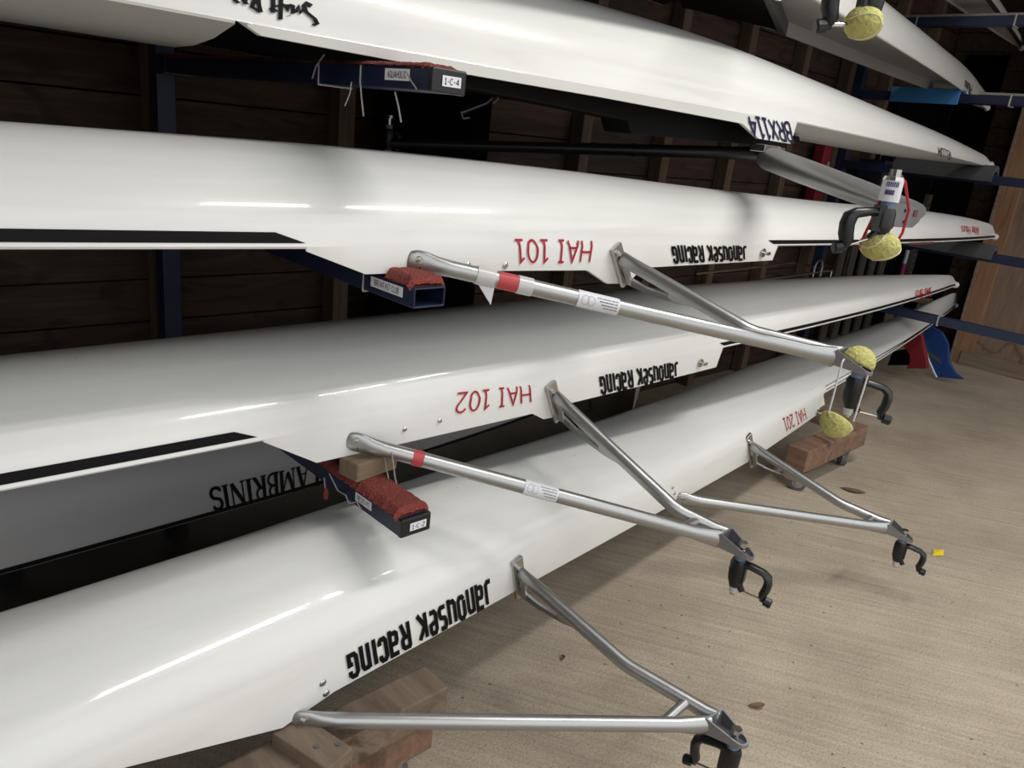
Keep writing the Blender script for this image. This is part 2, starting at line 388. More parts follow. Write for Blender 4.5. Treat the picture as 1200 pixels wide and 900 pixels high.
def ribbon(mb, pts, w, f, ext=True):
    """flat ribbon of width w along 2-D polyline with mitred joins, each corner mapped by f(u,v)."""
    P = [Vector(p) for p in pts]
    if len(P) == 1: return
    closed = (P[0]-P[-1]).length < 1e-5
    n = len(P)
    L = []; Rr = []
    for i in range(n):
        if closed: a = P[i-1] if i else P[-2]; b = P[(i+1) % n] if i < n-1 else P[1]
        else: a = P[max(0, i-1)]; b = P[min(n-1, i+1)]
        d1 = (P[i]-a).normalized() if (P[i]-a).length > 1e-9 else (b-P[i]).normalized()
        d2 = (b-P[i]).normalized() if (b-P[i]).length > 1e-9 else d1
        t = (d1+d2); t = t.normalized() if t.length > 1e-6 else d1
        nn = Vector((-t.y, t.x)); k = 1/max(.45, nn.dot(Vector((-d1.y, d1.x))))
        L.append(P[i]+nn*(w/2*k)); Rr.append(P[i]-nn*(w/2*k))
    o = len(mb.v)
    for a, b in zip(L, Rr): mb.v.append(f(a.x, a.y)); mb.v.append(f(b.x, b.y))
    for i in range(n-1): mb.f.append((o+2*i, o+2*i+1, o+2*i+3, o+2*i+2))
def text_width(txt, font, gap, space):
    return sum((font[c][0]+gap) if c != ' ' else space for c in txt)-gap
def write(mb, txt, font, f, weight, gap=.2, space=.4):
    u = 0
    for c in txt:
        if c == ' ': u += space; continue
        w, st = font[c]
        for s in st:
            pts, k = s if isinstance(s, tuple) else (s, 1)
            # subdivide long straight runs so letters follow a curved hull
            q = [pts[0]]
            for a, b in zip(pts, pts[1:]):
                m = max(1, int(math.hypot(b[0]-a[0], b[1]-a[1])/.25))
                for i in range(1, m+1): q.append((a[0]+(b[0]-a[0])*i/m, a[1]+(b[1]-a[1])*i/m))
            ribbon(mb, [(u+x, y) for x, y in q], weight*k, f)
        u += w+gap
    return u-gap
def flat_label(parent, name, c, ex, ey, w, h, txt, font=THIN, weight=.13, gap=.22, ink='ink', margin=.12, paper='label', lift=.0012, thick=.0006):
    """a printed sticker at c, spanned by unit vectors ex (reading direction) and ey (up)."""
    c = Vector(c); ex = Vector(ex).normalized(); ey = Vector(ey); ey = (ey-ex*ey.dot(ex)).normalized(); n = ex.cross(ey)
    mb = MB(); p = [c-ex*w/2-ey*h/2, c+ex*w/2-ey*h/2, c+ex*w/2+ey*h/2, c-ex*w/2+ey*h/2]
    mb.prism([q+n*.0004 for q in p], n*thick)
    o = mb.build(name, MT[paper], parent)
    if txt:
        tw = text_width(txt, font, gap, .4); th = h*(1-2*.22); sx = w*(1-2*margin)/tw
        t = MB(); write(t, txt, font, lambda u, v: c+ex*(-w/2+w*margin+u*sx)+ey*(-th/2+v*th)+n*(.0004+thick+.0005), weight, gap)
        t.build('lettering', MT[ink], o if o.parent is None or o.parent.parent is None else o.parent)
    return o

# ------------------------------------------------------------------ hulls
def hermite(t):
    xs = [a for a, _ in t]; ys = [b for _, b in t]; n = len(xs)
    m = [0]*n
    for i in range(n):
        if i == 0: m[i] = (ys[1]-ys[0])/(xs[1]-xs[0])
        elif i == n-1: m[i] = (ys[-1]-ys[-2])/(xs[-1]-xs[-2])
        else:
            h0 = xs[i]-xs[i-1]; h1 = xs[i+1]-xs[i]
            m[i] = ((ys[i]-ys[i-1])/h0*h1+(ys[i+1]-ys[i])/h1*h0)/(h0+h1)
    def f(x):
        if x <= xs[0]: return ys[0]
        if x >= xs[-1]: return ys[-1]
        i = max(k for k in range(n-1) if xs[k] <= x)
        h = xs[i+1]-xs[i]; s = (x-xs[i])/h
        return ys[i]*(2*s**3-3*s**2+1)+h*m[i]*(s**3-2*s**2+s)+ys[i+1]*(-2*s**3+3*s**2)+h*m[i+1]*(s**3-s**2)
    return f
def lin(t):
    def f(x):
        if x <= t[0][0]: return t[0][1]
        for (a, p), (b, q) in zip(t, t[1:]):
            if x <= b: return p+(q-p)*(x-a)/(b-a) if b > a else q
        return t[-1][1]
    return f
class Hull:
    """inverted rowing shell, lofted: heights are absolute, keel up."""
    def __init__(s, name, label, group, x0, x1, yc, W, xm, rim, crease, keel, sax, ex=1.15, mat='hull', inner='inner', rimlip=.004, k=1., nose=.18, cat='boat', deckdip=.012, sax_mat=None):
        s.k = k
        S = lambda f: (lambda x: H+k*f(x/k))
        s.x0, s.x1, s.xm = x0*k, x1*k, xm*k
        s.yc = lambda x: k*yc(x/k)
        W *= k
        def hw(x):
            t = (x-s.xm)/(s.x1-s.xm) if x > s.xm else (x-s.xm)/(s.x0-s.xm)
            return W*max(.035, 1-min(1, abs(t))**2.2)
        s.hw = hw
        s.zr = S(rim); s.zc = S(crease)
        zk = S(hermite(keel))
        def keelz(x):                                  # rounded stem at both ends
            z = zk(x); t = min(1, (s.x1-x)/nose, (x-s.x0)/nose); t = max(0, t)
            return s.zr(x)+.02+(z-s.zr(x)-.02)*(1-(1-t)**2.4)
        s.zk = keelz
        s.sax = [(x*k, z*k+H) for x, z in sax]; s.ex = ex
        s.c0, s.c1 = s.sax[0][0], s.sax[-1][0]
        sx = lin(s.sax)
        s.zs = lambda x: sx(x) if s.c0 <= x <= s.c1 else s.zr(x)
        xs = set([s.x0+(s.x1-s.x0)*i/90 for i in range(91)])
        for q in (.01, .025, .05, .08, .12): xs.add(s.x1-q); xs.add(s.x0+q)
        xs = [x for x in xs if all(abs(x-p) > .012 for p, _ in s.sax)]
        xs = sorted(xs+[p for p, _ in s.sax]+[s.c0-.002, s.c1+.002])
        s.xs = xs
        m = (s.x0+s.x1)/2
        s.root = thing(name, label, cat, (s.xm, s.yc(s.xm), s.zs(s.xm)), group)
        nt = 12
        def ring(x, sc=1., lift=0.):
            y0 = s.yc(x); w = s.hw(x)*sc; pts = []
            half = [(w*.985, s.zs(x)), (w, s.zr(x)+.004), (w*.985, max(s.zr(x)+.012, s.zc(x)))]
            c = half[-1][1]
            for i in range(1, nt+1):
                th = pi/2*i/nt
                half.append((w*.985*max(0, cos(th))**s.ex, c+(s.zk(x)-lift-c)*sin(th)))
            for a, z in half: pts.append(Vector((x, y0-a, z)))
            for a, z in reversed(half[:-1]): pts.append(Vector((x, y0+a, z)))
            return pts
        s.ring = ring
        mb = MB(); n = None
        for x in xs:
            r = ring(x); n = len(r); mb.v += r
        for i in range(len(xs)-1):
            for j in range(n-1):
                a = i*n+j; mb.f.append((a, a+n, a+n+1, a+1))
        e = (len(xs)-1)*n
        mb.f.append(tuple(range(n))); mb.f.append(tuple(e+j for j in reversed(range(n))))
        s.hull = mb.build('hull', MT[mat], s.root, smooth=True, angle=28)
        # cockpit lining (open well), bow and stern decks
        ci = [x for x in xs if s.c0 <= x <= s.c1]
        ib = MB()
        for x in ci:
            r = ring(x, .95, .012)
            r[0].z += .0; ib.v += r
        for i in range(len(ci)-1):
            for j in range(n-1):
                a = i*n+j; ib.f.append((a, a+1, a+n+1, a+n))
            for j in (0, n-1):                          # gunwale cap is added by the outer edge below
                pass
        e = (len(ci)-1)*n
        ib.f.append(tuple(reversed(range(n)))); ib.f.append(tuple(e+j for j in range(n)))
        ib.build('cockpit_lining', MT[inner], s.root, smooth=True, angle=40)
        gb = MB()
        for side in (0, n-1):
            o = len(gb.v)
            for x in ci:
                a = ring(x)[side]; b = ring(x, .95, .012)[side]; gb.v += [a, b]
            for i in range(len(ci)-1): gb.f.append((o+2*i, o+2*i+1, o+2*i+3, o+2*i+2))
        gb.build('gunwale_cap', MT[mat], s.root)
        for nm, lo, hi in (('stern_deck', s.x0, s.c0), ('bow_deck', s.c1, s.x1)):
            dx = [x for x in xs if lo <= x <= hi]; db = MB()
            for x in dx:
                w = s.hw(x); y0 = s.yc(x); z = s.zr(x)
                if deckdip < 0:                        # crowned canvas, bulging past the rim
                    g = min(1, (hi-x)/.5, (x-lo)/.5) if nm == 'bow_deck' else 1
                    g = min(1, abs(x-s.xm)/.6+.2) if nm == 'stern_deck' else min(1, (s.x1-x)/1.5)
                    db.v += [Vector((x, y0+w*.985*t, z+deckdip*g*(1-abs(t)**2.2))) for t in (-1, -.66, -.33, 0, .33, .66, 1)]
                    continue
                db.v += [Vector((x, y0-w*.985, z)), Vector((x, y0-w*.93, z)), Vector((x, y0-w*.90, z+deckdip)), Vector((x, y0, z+deckdip)),
                         Vector((x, y0+w*.90, z+deckdip)), Vector((x, y0+w*.93, z)), Vector((x, y0+w*.985, z))]
            for i in range(len(dx)-1):
                for j in range(6):
                    a = i*7+j; db.f.append((a, a+1, a+8, a+7))
            db.build(nm, MT['deck'], s.root, smooth=True)
        b = MB(); b.sphere((s.x1+.008, s.yc(s.x1), s.zr(s.x1)+.01), .021, 14, 10)
        b.build('bow_ball', MT['clear'], s.root, smooth=True)
    def side(s, x, z, off=.0012):
        """point on the near (camera) flank at station x and height z."""
        w = s.hw(x)
        zr = s.zr(x)+.004; zc = max(s.zr(x)+.012, s.zc(x)); zs = s.zs(x)
        if z <= zr:
            t = 0 if zr-zs < 1e-4 else min(1, max(0, (zr-z)/(zr-zs))); a = w*(1-.015*t); dz = 0
        elif z <= zc:
            t = (z-zr)/(zc-zr); a = w*(1-.015*t); dz = 0
        else:
            q = max(0, min(.999, (z-zc)/max(1e-4, s.zk(x)-zc))); th = math.asin(q); a = w*.985*cos(th)**s.ex
            dz = off*q
        return Vector((x, s.yc(x)-a-off, z+dz))
    def stripe(s, xa, xb, za, zb, slant0=0., slant1=0., mat='stripe', name='stripe', n=40, off=.0012):
        mb = MB()
        for i in range(n+1):
            t = i/n
            for zz, sl in ((za, 0), (zb, 1)):
                x = xa+(xb-xa)*t
                if sl: x = xa+slant0+(xb+slant1-xa-slant0)*t
                mb.v.append(s.side(x, s.zr(x)+zz, off))
        for i in range(n): mb.f.append((2*i, 2*i+2, 2*i+3, 2*i+1))
        return mb.build(name, MT[mat], s.root)
    def text(s, txt, font, x_start, x_end, z_base, z_top, weight, mat, gap=.2, space=.4, name='lettering', shear=0., zslope=0., label=None):
        """inverted writing: starts at the far (right) end, runs back towards the stern, upside down. z_top < z_base."""
        tw = text_width(txt, font, gap, space); mb = MB()
        def f(u, v):
            x = x_start+(x_end-x_start)*u/tw; z = z_base+(z_top-z_base)*v+zslope*(x-x_start)
            return s.side(x+shear*v, z, .0022)
        write(mb, txt, font, f, weight, gap, space)
        # subdivide faces is unnecessary: strokes are already short
        return mb.build(name, MT[mat], s.root)
    def on(s, px, py, off=0.):
        """where the sight line through a measured point meets the near flank"""
        y = s.yc(1.2)-s.hw(1.2)
        for _ in range(60):
            P = aty(px, py, y)
            x = min(max(P.x, s.x0), s.x1)
            q = s.side(x, max(P.z, s.zs(x)), off)
            y = .5*y+.5*q.y
        return aty(px, py, y)
    def screw(s, px, py, r=.005, name='bolt', mat='steel'):
        p = s.on(px, py)
        mb = MB(); mb.tube([p+Vector((0, .002, 0)), p+Vector((0, -.002, 0)), p+Vector((0, -.004, 0))], [r*1.5, r*1.5, r], 10)
        return mb.build(name, MT[mat], s.root, smooth=True)
    def write_px(s, txt, font, right, left, weight, mat, gap=.2, space=.4, hpx=None, shear=0.):
        """right/left = ((x,y) of baseline, (x,y) of cap line) measured at the start and end of the word."""
        a, a2 = s.on(*right[0]), s.on(*right[1]); b, b2 = s.on(*left[0]), s.on(*left[1])
        tw = text_width(txt, font, gap, space); mb = MB()
        def f(u, v):
            t = u/tw
            xb = a.x+(b.x-a.x)*t; zb = a.z+(b.z-a.z)*t; xt = a2.x+(b2.x-a2.x)*t; zt = a2.z+(b2.z-a2.z)*t
            x = xb+(xt-xb)*v; z = zb+(zt-zb)*v
            return s.side(x, z, .0022)
        o = None; u0 = 0
        for word in txt.split(' '):
            mb = MB(); write(mb, word, font, lambda u, v: f(u+u0, v), weight, gap, space); o = mb.build('lettering', MT[mat], s.root)
            u0 += text_width(word, font, gap, space)+gap+space
        return o

# ------------------------------------------------------------------ the five near shells
CR = lambda a, b: (lambda x: a+b*x)
W_GROUP = None
h101 = Hull('rowing_shell', 'white rowing shell lettered HAI 101, upside down on the rack arm marked BREAKFAST CLUB', None,
    -2.8, 5.42, lambda x: 1.42, .23, 1.3, CR(-.2185, -.0195), CR(-.25, -.0195),
    [(-4, -.09), (-1, -.072), (.3, -.070), (.9, -.071), (1.4, -.083), (2.1, -.111), (3., -.142), (4.2, -.171), (5., -.213), (5.42, -.25)],
    [(.674, -.236), (.795, -.281), (1.03, -.285), (1.415, -.300), (1.497, -.337), (1.58, -.341), (1.63, -.303), (2.32, -.309), (2.335, -.268)])
h102 = Hull('rowing_shell', 'white rowing shell lettered HAI 102, upside down on a wood block over red carpet', None,
    -3.0, 5.08, lambda x: 1.46, .23, 1.1, CR(-.588, -.004), CR(-.60, -.004),
    [(-4, -.47), (-1, -.459), (.3, -.461), (.9, -.457), (1.4, -.450), (2.1, -.448), (3., -.463), (4., -.49), (4.8, -.525), (5.08, -.54)],
    [(.617, -.593), (.728, -.660), (1.327, -.664), (1.371, -.687), (1.43, -.690), (1.468, -.660), (2.18, -.660), (2.195, -.61)], k=1.05)
h201 = Hull('rowing_shell', 'lowest white rowing shell, lettered HAI 201, upside down on timber dollies', None,
    -3.6, 6.9, lambda x: 1.215+.105*x, .215, 1.6, lin([(-.1, -.93), (.3, -.975), (.6, -1.0), (2.6, -1.02), (3.39, -.987), (6.9, -.985)]), lambda x: -1.2,
    [(-4, -.83), (-1, -.825), (.2, -.839), (.7, -.848), (1.3, -.866), (1.9, -.900), (2.7, -.920), (3.8, -.930), (5., -.914), (6.2, -.855), (6.9, -.85)],
    [(-.1, -.935), (.298, -1.006), (.575, -1.10), (.69, -1.083), (1.235, -1.086), (2.63, -1.110), (3.38, -1.084), (3.39, -.985)], ex=1.3)
hbrx = Hull('rowing_shell', 'white rowing shell lettered BRX114, upside down on the top near rack arm', None,
    -3.0, 5.05, lambda x: 1.45, .24, 1.2, lin([(-3, .125), (.68, .104), (2., .103), (2.35, .108), (5.05, .078)]), lambda x: .06,
    [(-4, .30), (-1, .318), (.6, .322), (1.4, .315), (2., .312), (2.7, .276), (3.4, .234), (4.1, .194), (4.8, .142), (5.05, .12)],
    [(.56, .112), (.60, .094), (.99, .088), (1.39, .087), (2.02, .080), (2.13, .047), (2.33, .045), (2.34, .106)], k=1.06, deckdip=-.036)
hplu = Hull('rowing_shell', 'white rowing shell lettered Pluto, upside down with its bow on blue foam', None,
    -2.6, 5.75, lambda x: 1.14+.108*x, .20, .9, lambda x: .43+0*x, lambda x: .43,
    [(-3, .64), (.9, .66), (2.2, .645), (3.2, .615), (4.2, .595), (5., .57), (5.45, .53), (5.75, .50)],
    [(-1.2, .425), (-1.1, .385), (2.0, .385), (2.1, .425)], deckdip=.05, k=1.12)
hstr = Hull('rowing_shell', 'white rowing shell with broad black stripe on the topmost far rack arm', None,
    -1.5, 6.85, lambda x: 1.296+.1*x, .165, 1.6, lambda x: .935, lambda x: .935,
    [(-2, 1.12), (1.6, 1.13), (3.5, 1.12), (5., 1.09), (6., 1.05), (6.85, 1.0)],
    [(-.6, .93), (-.5, .89), (2.6, .89), (2.7, .93)], deckdip=.01)
hlam = Hull('rowing_shell', 'grey and black rowing shell lettered LAMBRINIS, behind the white shells at the lower left', None,
    -3.2, 3.0, lambda x: 2.06, .24, .9, lambda x: -1.07+.026*x, lambda x: -1.0+.026*x,
    [(-4, -.80), (-1, -.78), (.3, -.78), (1.2, -.78), (2.0, -.82), (3.0, -.92)],
    [(-.9, -1.09), (-.7, -1.26), (2.88, -1.2), (2.95, -1.0)], mat='grey_hull')
hpal = Hull('rowing_shell', 'pale grey shell tip just showing behind the HAI 102 shell at the left edge', None,
    -6.0, .46, lambda x: 2.06, .20, -2.4, lambda x: -.70, lambda x: -.68,
    [(-6, -.60), (-2, -.53), (-.6, -.54), (0., -.57), (.25, -.60), (.46, -.63)],
    [(-3.2, -.71), (-3.1, -.75), (-1.6, -.75), (-1.5, -.71)], mat='pale_hull')

# stripes
h101.stripe(-1.6, .672, .010, .0275, 0, -.055)
h101.stripe(2.30, 5.40, .007, .019, -.035, 0)
h102.stripe(-1.6, .605*1.05, .011, .029, 0, -.045)
h102.stripe(2.20*1.05, 5.31, .008, .020, -.03, 0)
h201.stripe(3.42, 6.85, .012, .026, 0, 0)
hstr.stripe(1.2, 6.8, -.002, .030, off=.003)
hlam.stripe(-1.5, 2.85, -.004, .008, name='pinstripe')
# LAMBRINIS: gloss black gunwale panel below the pinstripe
mb = MB(); xs_ = [-.69+i*(3.55/40) for i in range(41)]
for x in xs_:
    mb.v += [hlam.side(x, hlam.zr(x)-.004, .003), hlam.side(x, hlam.zs(x)+.002, .003)]
for i in range(40): mb.f.append((2*i, 2*i+1, 2*i+3, 2*i+2))
mb.build('lower_panel', MT['gloss_black'], hlam.root)

# writing (start of word first: baseline then cap line, as the shells lie upside down)
h101.write_px('HAI 101', THIN, ((692.5, 282), (690, 307)), ((603, 281), (606, 307)), .105, 'red', .22, .42)
h102.write_px('HAI 102', THIN, ((619.5, 451), (621.5, 471)), ((536, 461), (533, 484)), .105, 'red', .22, .42)
h201.write_px('HAI 201', THIN, ((942, 478), (945, 491)), ((917, 491), (921, 505)), .105, 'red', .22, .42)
h101.write_px('JanouseK RacinG', HEAVY, ((874, 287.5), (875, 305)), ((785, 287), (789, 309)), .175, 'stripe', .055, .26)
h102.write_px('JanouseK RacinG', HEAVY, ((794, 423), (795, 441)), ((701, 440), (704, 463)), .175, 'stripe', .055, .26)
h201.write_px('JanouseK RacinG', HEAVY, ((573, 676), (577, 707)), ((404, 766), (409, 797)), .175, 'stripe', .055, .26)
hbrx.write_px('BRX114', THIN, ((924, 144), (929, 166)), ((875, 136), (882, 160)), .155, 'navy_ink', .2, .4)
hbrx.write_px('VELLUM', THIN, ((1114, 178), (1115, 187)), ((1099, 172), (1099, 183)), .12, 'stripe', .14, .3)
h101.write_px('After Hours', THIN, ((1146, 266), (1147, 275)), ((1126, 265), (1126, 274)), .13, 'red', .12, .3)
h102.write_px('Silver Birch', THIN, ((1091, 337), (1091, 347)), ((1072, 341), (1072, 350)), .13, 'red', .12, .3)
hplu.write_px('Pluto', THIN, ((1139, 101), (1137, 111)), ((1131, 94), (1130, 104)), .14, 'stripe', .12, .3)
hlam.write_px('LAMBRINIS', SERIF, ((374, 541), (374, 568)), ((245, 573), (250, 598)), .19, 'stripe', .05, .3)
# hand-painted script on the BRX114 shell: joined-up letters
def script_sig(h):
    strokes = [[(1.25, .05), (1.32, .12), (1.28, .30), (1.14, .55), (1.10, .78), (1.15, .90), (1.21, .84), (1.17, .74)],
               [(1.12, .72), (1.04, .50), (1.02, .76), (.98, .55), (.93, .50), (.92, .76), (.86, .80)],
               [(.86, .80), (.84, .56), (.80, .76), (.74, .80)], [(.845, .36), (.853, .34)],
               [(.72, .20), (.725, .45), (.73, .95), (.70, 1.1), (.66, 1.0)], [(.80, .76), (.60, .70)],
               [(.60, .45), (.605, .80), (.60, 1.0)], [(.68, .52), (.54, .60)],
               [(.40, .44), (.37, .75), (.36, 1.1)], [(.40, .44), (.26, .62), (.28, .80), (.36, .78)], [(.35, .78), (.22, 1.05)],
               [(.18, .72), (.12, .86), (.18, 1.0), (.14, .72)], [(.04, .74), (-.02, .86), (.05, 1.0)]]
    mb = MB()
    def f(u, v):
        p = h.on(276+u*72, 26-v*30+u*4); return h.side(p.x, p.z, .0022)
    for st in strokes: ribbon(mb, st, .075, f)
    mb.build('lettering', MT['stripe'], h.root)
script_sig(hbrx)

# ------------------------------------------------------------------ riggers
def plane_hit(px, py, a, b, c):
    n = (b-a).cross(c-a); v = ray(px, py); t = (a-EYE).dot(n)/v.dot(n); return EYE+v*t
def oarlock(par, P, ang, drop=.0, sc=1., body_h=.078, strap=1.):
    """P: underside of the bracket; ang: direction of the gate frame in plan."""
    d = Vector((cos(ang), sin(ang), 0)); q = Vector((-d.y, d.x, 0)); dn = Vector((0, 0, -1))
    A = lambda a, b, c=0: P+(d*a+dn*b+q*c)*sc
    m = MB(); m.tube([A(0, -.03), A(0, body_h+.03)], .0065*sc, 12); m.tube([A(0, -.032), A(0, -.022)], .011*sc, 6)
    m.build('pin', MT['steel'], par, smooth=True)
    m = MB(); m.tube([A(0, .0), A(0, .013)], .0135*sc, 16); m.build('bush', MT['bush'], par, smooth=True)
    m = MB(); m.tube([A(0, body_h+.008), A(0, body_h+.024)], [.0115*sc, .009*sc], 14); m.build('bottom_bush', MT['clear'], par, smooth=True)
    m = MB()
    m.tube([A(0, .013), A(0, .022), A(0, .05), A(0, body_h-.01), A(0, body_h+.008)], [.0165*sc, .0205*sc, .0205*sc, .0185*sc, .0125*sc], 12, flat=[(1, .86)]*5, up=d)
    m.box(A(.012, body_h*.55), (.016*sc, .024*sc, .05*sc), Matrix((d, q, -dn)).transposed())
    fr = [A(.004, .022), A(.03, .022), A(.060, .0275), A(.0705, .036), A(.0735, .05), A(.0715, .068), A(.0665, .083), A(.069, .093)]
    m.tube(fr, [.0115*sc, .0105*sc, .0105*sc, .0125*sc, .0125*sc, .0125*sc, .0115*sc, .009*sc], 8, flat=[(1.15, .82), (1.15, .82), (1.15, .82*strap**.5)]+[(1.15, .82*strap)]*4+[(1.15, .82)], up=q)
    m.tube([A(.004, body_h-.012), A(.014, body_h+.006), A(.020, body_h+.014)], [.010*sc, .008*sc, .0075*sc], 10)
    m.build('oarlock', MT['plastic'], par, smooth=True, angle=50)
    m = MB(); m.tube([A(.018, body_h+.013), A(.068, .094)], .0021*sc, 8); m.build('gate_rod', MT['steel'], par, smooth=True)
    m = MB(); m.tube([A(.064, .093), A(.072, .0945), A(.074, .095), A(.088, .098), A(.091, .0985)], [.007*sc, .007*sc, .0115*sc, .0115*sc, .009*sc], 9)
    m.build('gate_knob', MT['plastic'], par, smooth=True)
def bracket(par, Rr, tip, w=.046, h0=.034):
    """open wedge-shaped tongue from the stay ends (Rr) to the tip; channel opens upward."""
    d = (tip-Rr); Lg = d.length; d.normalize(); d2 = Vector((d.x, d.y, 0)).normalized()
    q = Vector((-d2.y, d2.x, 0)); up = q.cross(d)*-1
    if up.z < 0: up = -up
    out = [(0, -w/2), (Lg*.55, -w/2)]
    out = [(0, -w*.62), (Lg*.72, -w*.40)] + [(Lg*.80+cos(a)*w*.34, sin(a)*w*.36) for a in [radians(t) for t in (-70, -45, -20, 0, 20, 45, 70)]] + [(Lg*.72, w*.40), (0, w*.62)]
    ins = [(.004, -w*.62+.004), (Lg*.72, -w*.40+.004)] + [(Lg*.80+cos(a)*(w*.34-.004), sin(a)*(w*.36-.004)) for a in [radians(t) for t in (-70, -45, -20, 0, 20, 45, 70)]] + [(Lg*.72, w*.40-.004), (.004, w*.62-.004)]
    n = len(out); m = MB()
    hh = lambda s: .006+(h0-.006)*max(0, 1-s/Lg)
    m.v += [Rr+d*s+q*t-up*.0 for s, t in out]
    m.v += [Rr+d*s+q*t+up*hh(s) for s, t in out]
    m.v += [Rr+d*s+q*t+up*hh(s) for s, t in ins]
    m.v += [Rr+d*s+q*t+up*.004 for s, t in ins]
    for i in range(n):
        j = (i+1) % n
        m.f += [(i, j, n+j, n+i), (n+i, n+j, 2*n+j, 2*n+i), (2*n+i, 2*n+j, 3*n+j, 3*n+i)]
    m.f += [tuple(reversed(range(n))), tuple(range(3*n, 4*n))]
    m.build('pin_bracket', MT['alu_dark'], par)
    b = MB(); c = Rr+d*(Lg*.62)
    b.tube([c+up*.004, c+up*.013], .0095, 6); b.tube([c+up*.013, c+up*.018], .0065, 12); b.build('bracket_bolt', MT['steel'], par)
    return Rr+d*(Lg*.62)-up*.001, d, q
def sleeve(par, a, b, t0, t1, r, name, mat, r0=None):
    m = MB(); m.tube([a.lerp(b, t0), a.lerp(b, t1)], r, 18); return m.build(name, MT[mat], par, smooth=True)
def stay_label(par, a, b, t0, t1, r):
    """paper wrap facing the aisle with printed lines."""
    ax = (b-a).normalized(); mid = a.lerp(b, (t0+t1)/2); n = (EYE-mid); n = (n-ax*n.dot(ax)).normalized(); s = ax.cross(n)
    def pt(t, al, rr): return a.lerp(b, t)+(n*cos(al)+s*sin(al))*rr
    m = MB(); k = 12
    for i in range(k+1):
        al = radians(-95+190*i/k); m.v += [pt(t0, al, r), pt(t1, al, r)]
    for i in range(k): m.f.append((2*i, 2*i+1, 2*i+3, 2*i+2))
    o = m.build('sticker', MT['label'], par, smooth=True)
    m = MB(); rr = r+.0006
    def seg(ta, tb, al, w=.05):
        m.add([pt(ta, al-w, rr), pt(tb, al-w, rr), pt(tb, al+w, rr), pt(ta, al+w, rr)], [(0, 1, 2, 3)])
    D = t1-t0; rnd = random.Random(3)
    for j, al in enumerate((-.55, -.2, .15, .5)):
        t = t0+D*(.44+.06*j)
        while t < t1-D*.06:
            l = D*rnd.uniform(.02, .07); seg(t, min(t+l, t1-D*.05), al, .045); t += l+D*.015
    for c in (.16, .30):
        for i in range(14):
            a0 = 2*pi*i/14; a1 = 2*pi*(i+1)/14
            seg(t0+D*(c+.085*cos(a0)), t0+D*(c+.085*cos(a0))+D*.012, .55*sin(a0), .05)
    m.build('printing', MT['ink'], par)
    return o

